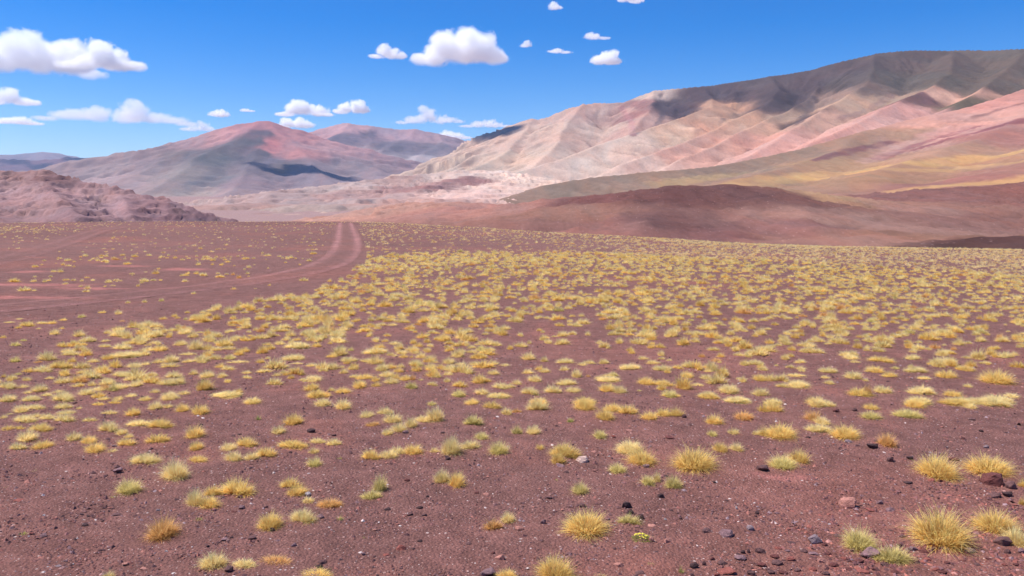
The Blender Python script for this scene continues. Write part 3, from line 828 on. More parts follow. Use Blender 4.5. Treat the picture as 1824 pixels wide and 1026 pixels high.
def blades(R, n, rx, ry, length, width, spread, pal, segs=2, shape='round', lean=(0, 0), z0=0.0, lv=(0.6, 1.12)):
    """vertices, triangles and colours of a cushion of stiff blades that fan out from the root"""
    root, mid, tip = (lin(c) for c in PAL[pal])
    if shape == 'crescent':
        a = R.uniform(-0.2, math.pi + 0.2, n); q = R.normal(0.8, 0.16, n)
        px, py = np.cos(a) * q * rx, (np.sin(a) * q - 0.4) * ry
    elif shape == 'pair':
        k = R.rand(n) < 0.55
        a = R.uniform(0, 2 * math.pi, n); q = np.sqrt(R.rand(n)) * 0.55
        px = np.where(k, -0.45, 0.5) * rx + np.cos(a) * q * rx; py = np.where(k, 0.12, -0.15) * ry + np.sin(a) * q * ry
    else:
        a = R.uniform(0, 2 * math.pi, n); q = np.sqrt(R.rand(n))
        px, py = np.cos(a) * q * rx, np.sin(a) * q * ry
    # outward direction
    ox, oy = px / max(rx, 1e-6), py / max(ry, 1e-6)
    tilt = spread * (np.hypot(ox, oy) ** 0.8) * R.uniform(0.55, 1.15, n) + np.abs(R.normal(0, 0.16, n))
    ang = np.arctan2(oy, ox) + R.normal(0, 0.6, n)
    dx, dy, dz = np.sin(tilt) * np.cos(ang) + lean[0], np.sin(tilt) * np.sin(ang) + lean[1], np.cos(tilt)
    L = length * R.uniform(lv[0], lv[1], n)
    clump = 0.75 + 0.5 * (perlin(px / (0.22 * rx + 1e-6) + 3, py / (0.3 * ry + 1e-6)) + 0.5)
    L = L * np.clip(clump, 0.6, 1.25)
    w_ = width * R.uniform(0.6, 1.3, n)
    side = ang + math.pi / 2 + R.normal(0, 0.6, n)
    sx, sy = np.cos(side) * w_ / 2, np.sin(side) * w_ / 2
    ks = np.linspace(0, 1, segs + 1)
    bend = R.uniform(0.1, 0.65, n); bx = R.normal(0, 0.22, n); by = R.normal(0, 0.22, n)
    vs, cs = [], []
    tone = R.uniform(0.82, 1.16, n)[:, None]
    hue = R.uniform(-0.06, 0.06, n)[:, None] * np.array([0.6, 0, -1])
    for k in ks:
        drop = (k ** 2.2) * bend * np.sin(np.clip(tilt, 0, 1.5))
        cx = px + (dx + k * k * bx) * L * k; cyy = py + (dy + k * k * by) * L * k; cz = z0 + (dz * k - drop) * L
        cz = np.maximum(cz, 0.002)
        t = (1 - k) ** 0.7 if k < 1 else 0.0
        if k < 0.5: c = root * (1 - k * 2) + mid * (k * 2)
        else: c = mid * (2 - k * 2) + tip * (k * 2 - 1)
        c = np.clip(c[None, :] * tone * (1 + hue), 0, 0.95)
        if k < 1:
            vs += [np.stack([cx - sx * t, cyy - sy * t, cz], 1), np.stack([cx + sx * t, cyy + sy * t, cz], 1)]; cs += [c, c]
        else:
            vs.append(np.stack([cx, cyy, cz], 1)); cs.append(c)
    m = len(vs)
    V = np.stack(vs, 1).reshape(-1, 3); C = np.stack(cs, 1).reshape(-1, 3)
    T = []
    for s in range(segs - 1):
        T += [(2 * s, 2 * s + 1, 2 * s + 3), (2 * s, 2 * s + 3, 2 * s + 2)]
    T.append((2 * segs - 2, 2 * segs - 1, 2 * segs))
    T = np.array(T)
    Fc = (np.arange(n)[:, None, None] * m + T[None]).reshape(-1, 3)
    return V, Fc, C

def join(parts):
    vs, fs, cs, o = [], [], [], 0
    for V, Fc, C in parts:
        vs.append(V); fs.append(Fc + o); cs.append(C); o += len(V)
    return np.concatenate(vs), np.concatenate(fs), np.concatenate(cs)

def normalise(V):
    """one unit wide, one unit deep at most, one unit high"""
    V = V.copy()
    q = np.percentile(np.abs(V[:, 0]), 97)
    V[:, 0] /= 2 * q; V[:, 1] /= 2 * q
    V[:, 2] /= np.percentile(V[:, 2], 98.5)
    return V

PROTO = {}
def proto(pal, shape, var, n):
    key = (pal, shape, var, n)
    if key not in PROTO:
        R = np.random.RandomState(sum(map(ord, pal + shape)) * 7 + var * 131 + n)
        ry = {'round': 0.85, 'long': 0.34, 'crescent': 0.7, 'pair': 0.6}[shape]
        ln = {'round': 0.62, 'long': 0.4, 'crescent': 0.36, 'pair': 0.5}[shape]
        wb = 0.024 * (700 / n) ** 0.5
        V, Fc, C = blades(R, n, 0.42, 0.42 * ry, ln, wb, 1.25, pal, 3 if n > 500 else 2, shape, lean=(R.normal(0, 0.08), R.normal(0, 0.05)))
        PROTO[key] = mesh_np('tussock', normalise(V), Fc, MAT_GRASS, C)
    return PROTO[key]

CORE = {}
def core_mesh(var):
    if var not in CORE:
        R = np.random.RandomState(900 + var)
        V, Fc, C = blades(R, 260, 0.2, 0.16, 0.5, 0.016, 1.1, 'orange', 2, lean=(0.05, 0))
        C = C * np.array([0.88, 0.85, 0.8])
        V = normalise(V)
        CORE[var] = mesh_np('dead_core', V, Fc, MAT_GRASS, C)
    return CORE[var]

random.seed(5)
SPROUT = {'sprout'}
TUFTS = []          # every single tussock: x, y, half width
def place_tuft(px, base, wpx, hpx, pal, shape, n, label, group, core=False, var=None):
    hit, depth = ground_hit(px, base)
    wd = wpx * (1.18 - 0.16 * min(max((wpx - 20) / 20, 0), 1)) * depth / F
    ht = hpx * depth / F * 1.0
    # part of the height on the picture is the depth of the cushion on the ground
    gd = {'round': 0.8, 'long': 0.42, 'crescent': 0.6, 'pair': 0.6}[shape] * wd * 0.55
    sl_ = (base - HORIZON) / F
    ht = max(ht - gd * sl_ * 0.75, ht * 0.45)
    var = random.randrange(3) if var is None else var
    o = link('tussock', proto(pal, shape, var, n))
    x, y = hit[0], hit[1] + gd * 0.55
    o.location = (x, y, float(ground_z(x, y)) - 0.012)
    o.rotation_euler[2] = random.uniform(-0.35, 0.35) if shape != 'round' else random.uniform(0, 6.28)
    o.scale = (wd, wd, ht)
    if shape == 'round': o.scale = (wd, wd * 0.95, ht)
    tag(o, label, 'sprout' if pal == 'sprout' else 'tussock', group, 'thing')
    TUFTS.append((x, y, wd / 2))
    if core:
        c = link('dead_core', core_mesh(var % 3), o)
        c.location = (random.uniform(-0.06, 0.12), -0.12, 0.02); c.scale = (0.46, 0.42, 0.86)
        tag(c, 'dead orange brown middle')
    return o

# one row per tussock in the open foreground: place and size in the photograph, kind, label
Q = 456.0 / 1435.0
def zone(ox, oy, rows, Q=Q):
    for r in rows:
        cx, b, w_, h_ = r[:4]
        if len(r) == 4: r = r + ('pr',)
        pal = {'g': 'gold', 'p': 'pale', 'v': 'green', 'o': 'orange', 's': 'sprout'}[r[4][0]]
        shape = {'r': 'round', 'l': 'long', 'c': 'crescent', 'd': 'pair'}[r[4][1]]
        core = r[4].endswith('*')
        wpx = w_ * Q
        n = 1700 if wpx > 42 else (900 if wpx > 24 else 420)
        if pal == 'sprout': n = 120
        label = r[5] if len(r) > 5 else None
        FG.append((ox + cx * Q, oy + b * Q, wpx, h_ * Q, pal, shape, n, label, core))
FG = []
GROUP_TUFTS = 'tussocks of dry grass scattered over the plain'
zone(0, 700, [
 (25,50,70,45,'pl'),(165,45,90,35,'pl'),(345,45,120,50,'pd'),(250,18,60,20,'pl'),(105,110,90,50,'pr'),(190,88,110,30,'pl'),(350,85,100,35,'pl'),(435,92,35,25,'pr'),(9,145,50,35,'pr'),(45,125,40,20,'pl'),
 (130,160,140,40,'pl'),(190,135,60,35,'pr'),(260,145,80,35,'pl'),(350,160,120,50,'pd'),(360,120,100,30,'pl'),(490,158,85,30,'pl'),(30,210,70,40,'gr'),(95,205,70,30,'gl'),(215,215,140,50,'gd'),(135,270,130,70,'pr'),
 (95,315,85,45,'pl'),(220,310,120,50,'gr'),(400,265,90,55,'pr'),(480,285,100,50,'gr'),(515,335,130,65,'gr','broad gold tussock lowest in the left drift, above the big pale green one'),(620,335,65,30,'pr'),(600,215,130,65,'pd'),(670,230,70,40,'pr'),(700,295,100,50,'gd'),(710,250,55,35,'pr'),
 (605,118,80,30,'pl'),(740,125,80,50,'gr'),(545,70,70,25,'gl'),(635,60,70,28,'gl'),(655,35,60,25,'gr'),(536,25,60,30,'gr'),(577,38,60,20,'gl'),(725,20,70,25,'pr'),(805,40,70,30,'gr'),(770,180,130,35,'pl'),
 (890,195,150,55,'gd'),(875,275,130,50,'gl'),(860,90,80,50,'pr'),(930,82,65,32,'pr'),(1010,105,90,50,'gr'),(1110,120,110,60,'gr'),(945,38,100,40,'pr'),(1250,20,160,25,'pl'),(1405,60,90,40,'pr'),
 (1075,255,130,75,'gr*','tussock with a rusty brown middle beside a bare red scrape'),(1091,318,80,55,'gr','small round gold tussock just below the rusty hearted one'),(1105,385,115,40,'gl','low wide gold tussock right of the tall globe shaped one'),(800,395,170,60,'pd','ragged pale tussock upper left of the tall globe shaped one'),
 (970,488,165,120,'pr','tall globe shaped pale tussock alone in the left foreground'),(705,565,140,90,'vr','pale green spiky tussock alone in the left foreground'),(630,585,40,20,'sr','little yellow green sprout at the left foot of the pale green tussock'),
 (190,440,30,18,'sr','tiny green sprout far left, above the pebbly bare ground'),(28,530,28,16,'sr','tiny green sprout nearest the left edge of the picture'),
 (1085,632,110,105,'pr','pale upright tussock at the left end of a joined row'),(1160,648,130,80,'gr','gold tussock in front of the joined row at left'),(1185,570,95,55,'gl','brownish low tussock in the middle of the joined row at left'),(1320,572,200,95,'gd','spreading gold tussock at the right end of the joined row at left'),
 (890,820,190,125,'or*','large orange tussock with green tips low in the left foreground'),(1105,715,55,25,'sr','small green sprout right of the orange tussock'),(120,795,50,28,'sr','small green sprout on the bare ground left of the orange tussock'),(385,760,30,14,'sr'),
 (1185,980,160,95,'pr','pale tussock near the bottom edge with a dark stone at its right'),(1365,975,140,50,'pl','low pale tussock just right of the dark stone near the bottom edge'),(595,1045,75,60,'pr','pale tussock cut by the bottom edge, leftmost of those'),
 (1375,300,130,60,'gd'),(1270,322,100,50,'pr'),(1300,380,110,62,'pr'),(1405,372,80,50,'pr')])
zone(456, 700, [
 (350,25,130,40,'gd'),(370,70,110,45,'pr'),(480,88,100,60,'pr'),(10,150,35,35,'sr'),(205,177,115,68,'gr*','round gold tussock with a brown middle, left of the straggling pale row'),(120,227,90,50,'pr','pale tussock at the lower left of the brown centred round one'),
 (620,138,90,45,'pr'),(725,120,90,45,'pl'),(760,168,110,65,'pr'),(650,185,80,30,'ol','flat orange tussock below the left end of the straggling pale row'),(735,235,75,50,'pr'),(800,217,95,58,'pr'),(865,192,85,62,'pr'),(930,160,100,40,'pr'),(1005,158,110,88,'pr','tallest tussock, at the upper right end of the straggling pale row'),
 (985,68,50,30,'vr'),(1135,15,80,20,'gl'),(1210,65,85,38,'gr'),(1320,85,105,42,'gl'),(1360,20,120,25,'gl'),(1405,122,70,48,'pr'),(1215,178,110,60,'vd','greenish double tussock with a small tuft behind, right of the straggling row'),(1262,263,85,54,'vr','small olive gold tussock above the olive green one'),
 (1360,343,120,82,'vr','olive green rounded tussock with dark foot beside a dark stone'),(50,356,115,60,'gd'),(195,305,170,45,'gl'),(345,278,90,30,'pl'),(435,290,80,40,'pl'),(320,338,60,45,'pr'),(325,413,85,62,'vr','small green gold tussock standing alone below the low flat rows'),(468,372,30,22,'sr','tiny round sprout right of the small green gold tussock'),
 (645,372,110,62,'gd'),(735,365,110,52,'pr'),(795,340,90,45,'pl'),(875,344,120,62,'gr'),(995,335,60,42,'pr'),(1090,342,135,98,'pr','tall pointed pale tussock above a black stone'),(1198,312,115,52,'pl'),
 (1040,502,95,82,'pr','pale half of the two toned tussock alone in the middle foreground'),(1122,524,112,92,'gr','golden half of the two toned tussock alone in the middle foreground'),
 (690,552,92,98,'vr','upright pale tussock, upper half of a leaning pair in mid foreground'),(645,592,112,52,'vl','low pale tussock at the foot of the upright one in mid foreground'),
 (185,532,122,64,'gd','gold tussock, upper of two joined ones with a grey stone at right'),(215,574,132,62,'gr','gold tussock, lower of two joined ones with a grey stone at right'),(290,617,75,46,'pr','small pale tussock just below the grey white stone'),(410,638,140,48,'ol','flat orange and straw tussock right of the small pale one'),
 (65,762,155,95,'gr*','pale spiky tussock with a bare rusty foot'),(255,724,158,78,'pd','spiky gold double tussock left of a small purple stone'),(468,716,46,40,'sr','small bright green tuft right of the purple stone'),(602,817,26,24,'sr','tiny green sprout alone in the bare middle foreground'),
 (105,957,172,48,'ol','long flat orange tussock near the bottom edge'),(330,1045,185,55,'gr','gold tussock cut by the bottom edge below two dark stones'),(1330,762,105,60,'ol','rusty trailing half of a tussock alone near the middle'),(1412,724,82,66,'pr','pale upright half of a tussock with a rusty trailing side'),(1405,1045,120,68,'gr','gold tussock at the bottom edge beside the largest globe, on its left'),
 (780,632,25,20,'sr')])
zone(912, 700, [
 (25,110,60,30,'ol'),(145,98,130,70,'pd'),(410,95,140,65,'gr*','tussock with orange middle at the left of a long joined row'),(525,152,125,68,'gr'),(560,102,110,46,'gl'),(650,117,112,56,'gd'),(780,150,102,52,'gr'),(850,132,90,52,'gr'),(920,130,90,50,'gl'),(328,163,46,34,'sr','small round green tuft alone between two straw rows'),
 (30,233,66,64,'vr','pale tussock, left one of a close pair'),(120,230,92,56,'pr','pale tussock trailing to the right, right one of a close pair'),(495,252,86,56,'vr','small round green tussock alone, a red stone at its right'),(158,317,52,40,'gr','very small gold tussock left of the one with the pale pink stone'),
 (300,362,178,84,'gd','wide gold tussock directly behind the pale pink stone'),(260,394,90,70,'gr*','brown hearted gold tussock directly left of the pale pink stone'),(665,337,172,72,'pr','straw tussock, rear one of an overlapping pair right of the pink stone'),(735,402,176,88,'gr*','golden brown tussock, front one of an overlapping pair'),
 (595,447,106,62,'vr','small green gold tussock at the left foot of the overlapping pair'),(765,514,86,66,'vr','left of two small pale green tussocks below the overlapping pair'),(815,497,52,68,'pr','narrow upright tuft between two small pale green tussocks'),(912,532,104,78,'vr','right of two small pale green tussocks, rounded like a ball'),
 (385,567,112,78,'vr','pale green round tussock alone above the big golden one'),(1035,432,268,128,'gr*','very large golden tussock with orange middle in the right half'),(1175,330,96,62,'gr'),(1262,324,76,52,'pr'),(1127,242,62,44,'vr','small green round tussock left of a pointed pale one'),(1245,232,72,46,'pr'),(1375,237,60,40,'pl'),(1420,242,62,62,'gr'),
 (1135,174,106,58,'gr'),(1305,150,118,52,'or'),(1265,54,142,36,'pl'),(1105,30,112,35,'gl'),(895,20,100,25,'gl'),(420,795,280,136,'gr*','big golden dome shaped tussock with long side blades in the foreground'),(655,732,132,58,'vd','greenish split tussock in front of the black stones'),
 (245,1045,224,132,'gr*','largest globe shaped golden tussock on the bottom edge'),(500,1038,100,26,'vl'),(785,972,42,34,'sr','little green weed with narrow leaves right of a salmon stone'),(950,1012,38,54,'sr','upright little green weed left of the stony bank'),(250,494,26,22,'sr'),(1420,107,72,60,'gr')])
zone(1368, 700, [
 (45,107,102,66,'gr'),(280,80,90,62,'pr'),(335,76,100,38,'pl'),(530,17,132,26,'gl'),(265,157,104,62,'or*','dark orange tussock at the upper left of a stacked trio'),(312,178,92,52,'pr','straw tussock in the middle of a stacked trio'),(286,217,142,46,'pl','low flat straw tussock, lowest of a stacked trio'),(590,94,82,40,'gr','small gold tussock, upper of two one behind the other'),(588,144,112,50,'vr','low green gold tussock, lower of two one behind the other'),
 (790,137,154,50,'vl','long low pale green tussock right of the two one behind the other'),(835,82,122,58,'gr'),(1060,67,172,42,'gl'),(1145,87,82,36,'pr'),(1292,77,164,58,'pd'),(1192,62,102,42,'pr'),(85,254,190,84,'gr*','broad tussock with deep orange middle and pale rim at right'),(448,254,168,78,'gr*','spiky tussock with dark brown middle above a light grey stone'),
 (680,299,118,82,'or*','orange brown tussock beside a flat dark stone'),(95,424,165,78,'vr','pale green front half of a double tussock at right'),(185,392,124,84,'gr','golden rear half of a double tussock at right'),(980,477,246,134,'gr*','big golden brown tussock on bare ground, left of the red boulder'),(1272,457,264,112,'gr*','wide golden tussock directly behind the red brown boulder'),
 (1432,532,44,64,'gr'),(1436,632,36,64,'gr'),(1010,862,372,214,'gr*','hugest golden tussock, leaning over the stony bank at lower right'),(1308,784,250,132,'gr*','golden tussock with orange middle near the right edge'),(1415,860,150,116,'pr','pale gold tussock cut by the right edge behind a purple stone'),(532,878,202,128,'vr','pale greenish tussock on the stony bank behind a purple boulder'),(706,947,212,94,'vl','dull green and brown grass clump lying over the stony bank'),(1378,27,84,32,'pr')])

Z4 = 0.25
zone(0, 500, [(100,463,75,40,'vr'),(160,430,45,25,'vr'),(95,578,75,50,'vr','pale green round tussock alone on the bare strip near the left edge'),(515,445,45,30,'vr'),(325,570,150,70,'pd'),(260,585,60,25,'or'),(465,510,80,45),(490,530,110,40,'pl'),(545,470,50,25),(600,535,90,65,'gr'),(650,580,90,40),(760,560,90,50,'gr'),(880,545,210,45,'pl'),(725,470,60,30),(860,490,140,50,'pd'),(920,450,80,40,'gr'),(990,455,70,30,'gr'),(620,435,110,45,'pl'),(840,400,150,60,'pd'),(1045,500,90,45),(1130,500,110,50,'gr'),(1090,450,90,35),(1270,460,90,45),(1380,490,120,80),(1490,490,60,35,'gr'),(1620,490,100,40,'pl'),(1730,505,90,45,'gr'),(1630,560,85,45,'vr','dark olive tussock at the right end of the left drift'),(1115,585,90,45),(1200,580,110,55),(1330,530,110,30,'pl'),(1430,575,110,55,'pd'),(940,620,110,45),(1030,600,70,35),(1560,620,80,45,'gr'),(1690,585,140,25,'pl'),(1750,660,70,30),(1370,670,70,60),(1470,690,100,60),(1440,780,130,90,'gr'),(1590,685,60,30),
 (185,650,90,45,'gr'),(290,650,160,50,'pd'),(420,625,180,60,'gd'),(120,670,50,25,'vr'),(340,700,70,30),(425,730,110,55),(500,580,70,50,'gr'),(40,770,150,60,'pd'),(150,765,90,40),(270,790,110,65),(185,805,60,35),(15,690,40,40,'gr'),(630,695,160,65,'pd'),(700,640,80,40),(860,680,150,40,'pl'),(540,755,90,35),(645,750,60,55),(760,725,110,40,'pl'),(905,710,60,40),(840,770,120,50),(960,755,100,60),(600,815,110,60),(700,785,110,40),(690,835,90,55,'gr'),(730,850,80,35),(430,850,140,70),(320,820,80,35),(220,855,110,45,'pl'),(40,860,100,60),(400,800,90,35),(830,855,70,40),(925,830,80,35),(1020,855,80,45),(1090,800,80,45),(1210,740,180,50,'pl'),(1230,690,110,50,'pd'),(1190,840,110,60),(1300,810,90,40),(1640,820,150,45,'pl'),(1690,800,70,45,'gr'),(1790,880,120,50,'gr'),
 (60,300,70,18,'pl'),(130,275,50,16),(180,325,120,40,'gd'),(125,338,50,28,'gr'),(290,305,80,25,'pl'),(365,305,70,30,'gr'),(440,285,60,28,'gr'),(435,345,40,25,'gr'),(268,345,35,20),(575,262,60,35,'vr'),(725,230,60,25,'gr'),(905,160,40,30),(1145,145,40,30,'vr'),(1025,155,40,32),(1375,95,40,28),(865,292,40,20,'or'),(15,410,45,32,'gr'),(1155,275,60,30,'gr'),(1240,258,50,36,'gr'),(1400,285,120,45,'gd'),(950,335,100,30,'pd'),(1050,325,110,45,'pd'),(1215,360,90,40),(1300,380,110,50),(1370,405,80,55),(1100,400,110,60,'pd'),(1480,430,90,60)], Z4)
zone(456, 500, [(600,505,75,48,'vr','pale grey green ball tussock standing out among straw ones'),(672,500,50,35,'vr','smaller green tussock just right of the grey green ball'),(430,470,75,45,'gr'),(290,480,180,45,'pl'),(165,450,70,35,'gr'),(215,412,50,30,'gr'),(290,425,70,30,'gr'),(45,515,70,70,'gr'),(30,585,70,45,'gr'),(250,565,160,45,'pl'),(530,545,80,35,'gr'),(190,615,80,25,'pl'),(285,595,80,20,'pl'),(385,610,75,35),(535,630,100,55),(660,575,110,40,'pl'),(620,660,70,55),(690,630,80,60,'gr'),(880,480,90,45,'gr'),(575,400,130,50,'pd'),(800,400,45,30,'gr'),(915,435,60,30,'gr'),(980,455,90,35),(1150,470,80,40,'gr'),(850,520,180,45,'pl'),(820,580,80,40),(985,540,60,22),(1045,515,80,30),(1130,520,80,30),(1180,410,90,50,'gr'),(1340,430,110,55,'gr'),(50,650,110,35,'pl'),(140,680,70,40),(205,675,50,45,'gr'),(250,640,60,30),
 (395,720,150,50,'pr','rear tussock of the tall clump left of centre'),(390,780,120,60,'gr','golden middle tussock of the tall clump left of centre'),(420,835,110,70,'gr','front tussock of the tall clump left of centre'),(530,785,60,40),(610,800,110,45,'gr'),(490,815,80,40,'or'),(730,765,110,65,'gr'),(770,700,120,40,'gl'),(850,755,80,50,'gr'),(890,640,100,55),(930,685,110,50),(1010,650,80,45,'gr'),(960,735,110,55),(1060,710,100,45,'gr'),(1105,770,95,65,'vr','spiky green gold tussock right of centre in front of the drift'),(1170,715,50,25),(1280,690,80,45),(1360,675,80,40),(1490,660,80,55),(1590,730,110,70,'gr'),(1690,665,90,45),(1740,770,120,50,'pd'),(1440,825,100,55,'vr'),(1610,810,100,50),(1720,835,150,40,'pl'),(1240,625,90,50),(1380,640,110,50),(1240,570,90,50),(1140,605,110,50,'pd'),(1450,600,80,25),(1550,600,80,40),(1370,590,100,50),(1600,555,90,50,'gr'),(1690,600,80,50),(1770,610,80,30),
 (95,400,80,60),(390,375,90,50),(620,355,80,50),(1070,300,60,30,'gr'),(1090,345,80,30,'or'),(1270,290,80,50),(970,320,70,30),(1290,345,110,50,'pd')], Z4)
zone(912, 500, [(165,720,100,55),(30,740,80,50),(110,660,90,45),(230,650,90,40),(370,640,80,50),(460,690,90,70),(130,810,130,60,'pd'),(300,800,130,60,'pd'),(390,740,150,45,'pl'),(440,795,120,45),(190,880,160,55,'gr'),(520,885,170,60,'gr'),(690,720,170,45,'pl'),(680,790,110,65,'gr'),(770,800,110,60),(910,790,35,20,'vr'),(960,740,130,60,'gr'),(1090,750,140,50,'gd'),(1055,775,70,30),(1135,830,115,60,'vr','green gold tussock in front of the drift, right of the middle'),(1250,690,110,45,'gr'),(1070,640,140,45,'pl'),(840,630,160,45,'pl'),(700,680,110,30,'pl'),(620,700,70,30),(1320,750,90,30,'pl'),(1400,650,70,30),(1430,640,100,75),(1390,705,90,50),(1520,665,60,35),(1400,830,130,50,'pd'),(1560,800,170,65,'pr'),(1610,865,170,40,'pl'),(1780,820,120,65),(1660,600,70,50,'gr'),(1730,600,110,45,'pd'),(1620,705,60,25),(1790,640,80,50),(1770,710,110,50,'gr'),(1270,620,110,50,'pd'),(1000,590,110,35),(930,560,90,35),(550,590,90,35),(650,590,80,50),(380,590,130,45,'pd'),(500,605,80,35),(240,410,65,25,'gr'),(1355,545,60,40,'or'),(1460,575,80,35,'or')], Z4)
zone(1368, 500, [(20,715,90,65),(230,765,180,60,'pr'),(190,680,150,25,'pl'),(235,635,80,40),(430,655,130,45,'pl'),(410,695,70,30),(440,735,80,40),(620,700,130,65),(700,715,50,30),(780,655,140,50,'gr'),(870,685,110,40,'gl'),(915,630,60,30,'vr'),(660,820,160,65,'gr'),(715,815,70,95,'or','tall narrow rust coloured tussock standing up behind a straw one at right'),(830,800,130,60),(1070,655,170,50,'pd'),(1110,700,100,30,'pl'),(1290,695,150,65,'gr','orange gold tussock near a dark stone at the right of the drift'),(1430,645,130,45,'gr'),(1660,735,230,100,'gr','large golden tussock leaning right near the right edge, at the front of the drift'),(1430,760,70,40),(1100,805,200,55,'pl'),(1330,825,130,50,'gr'),(360,880,160,60,'gr'),(40,880,140,50,'pl'),(1090,880,180,60,'pl'),(1400,880,200,55,'pd'),(1650,870,220,60,'pl'),(600,560,120,45),(620,585,80,30),(820,580,180,45,'gd'),(1300,600,130,60),(1550,590,90,25,'pl'),(1600,530,80,60,'gr'),(1700,550,120,50,'pl'),(1500,540,60,30),(560,540,90,50),(270,510,80,50),(860,470,60,30,'gr'),(1330,495,50,40,'or'),(1040,560,120,40,'pl')], Z4)

# words for where a thing lies: picture landmarks that anyone can find
LAND = [(1038, 817, 'the pale pink stone'), (310, 838, 'the tall globe tussock'), (222, 868, 'the spiky pale green tussock'), (285, 945, 'the orange tussock at lower left'), (395, 880, 'the joined tussock row at left'), (720, 745, 'the straggling pale row'), (802, 850, 'the two toned tussock'), (668, 870, 'the leaning tussock pair'),
    (520, 868, 'the two joined gold tussocks'), (522, 747, 'the brown centred round tussock'), (890, 797, 'the olive green tussock'), (1046, 932, 'the golden dome tussock'), (1118, 905, 'the black stones'), (1145, 955, 'the yellow cushion plant'), (1241, 820, 'the very large orange centred tussock'), (1140, 808, 'the overlapping tussock pair'),
    (1202, 855, 'the ball shaped green tussock'), (1410, 822, 'the double tussock at right'), (1395, 770, 'the deep orange centred tussock'), (1455, 750, 'the stacked trio'), (1510, 770, 'the dark centred spiky tussock'), (1584, 782, 'the orange brown tussock'), (1680, 832, 'the big golden brown tussock'), (1776, 855, 'the red brown boulder'),
    (1516, 893, 'the pointed salmon boulder'), (1692, 945, 'the hugest leaning tussock'), (1454, 960, 'the lavender grey cobble'), (1557, 985, 'the purple grey boulder'), (990, 1010, 'the largest globe tussock'), (1296, 950, 'the purple brown cobble'), (1150, 738, 'the long joined row'), (342, 778, 'the rusty centred tussock'),
    (163, 797, 'the broad gold tussock'), (945, 760, 'the close tussock pair'), (608, 620, 'the grey green ball tussock'), (560, 690, 'the tall clump left of centre'), (732, 688, 'the spiky green gold tussock'), (1196, 702, 'the green gold tussock'), (1547, 700, 'the tall rust coloured tussock'), (1783, 680, 'the large tussock leaning right'),
    (24, 640, 'the pale green tussock near the left edge'), (407, 638, 'the dark olive tussock'), (1690, 672, 'the orange gold tussock'), (572, 1015, 'the small heap of dark stones'), (5, 1000, 'the lower left corner'), (1810, 740, 'the right edge of the picture'), (712, 975, 'the half sunk red stone'), (625, 397, 'the place where the track meets the crest'), (1275, 690, 'the middle of the drift')]
USED = set()
def auto_label(px, py, wpx, colour, shape, noun):
    size = 'tiny' if wpx < 9 else 'small' if wpx < 18 else 'middling' if wpx < 32 else 'large'
    if noun == 'stone': size = 'tiny' if wpx < 8 else 'small' if wpx < 14 else 'middling' if wpx < 22 else 'large'
    cand = sorted(LAND, key=lambda l: math.hypot(l[0] - px, (l[1] - py) * 1.6))
    for l in cand[:7]:
        dx, dy = px - l[0], (py - l[1]) * 1.6
        dd = math.hypot(dx, dy)
        if dd < 14: continue
        a = math.degrees(math.atan2(-dy, dx)) % 360
        way = ['right of', 'beyond and right of', 'straight beyond', 'beyond and left of', 'left of', 'nearer and left of', 'straight in front of', 'nearer and right of'][int(((a + 22.5) % 360) // 45)]
        far = 'close' if dd < 45 else 'a short way' if dd < 95 else 'some way' if dd < 170 else 'far'
        lab = ' '.join(f'{size} {colour} {shape} {noun} {far} {way} {l[2]}'.split())
        if len(lab.split()) > 16: lab = ' '.join(f'{size} {colour} {noun} {far} {way} {l[2]}'.split())
        if lab not in USED and len(lab.split()) <= 16:
            USED.add(lab); return lab
    return lab
PALW = {'gold': 'gold', 'pale': 'pale straw', 'green': 'greenish', 'orange': 'orange brown', 'sprout': 'green'}
SHW = {'round': 'rounded', 'long': 'low stretched', 'crescent': 'curved', 'pair': 'double'}
FG.sort(key=lambda f: -(f[2] * f[3]) - (1e6 if f[7] else 0) - (2e5 if f[4] == 'sprout' else 0))
REST = []
left_ = 299
for f in FG:
    if f[4] != 'sprout':
        if left_ <= 0:
            REST.append((f, ground_hit(f[0], f[1]))); continue
        left_ -= 1
    lb = f[7] or auto_label(f[0], f[1] - f[3] * 0.4, f[2], PALW[f[4]], SHW[f[5]] if f[4] != 'sprout' else '', 'tussock' if f[4] != 'sprout' else 'sprout')
    place_tuft(f[0], f[1], f[2], f[3], f[4], f[5], f[6], lb, 'small green sprouts on the bare grit' if f[4] == 'sprout' else GROUP_TUFTS, f[8])

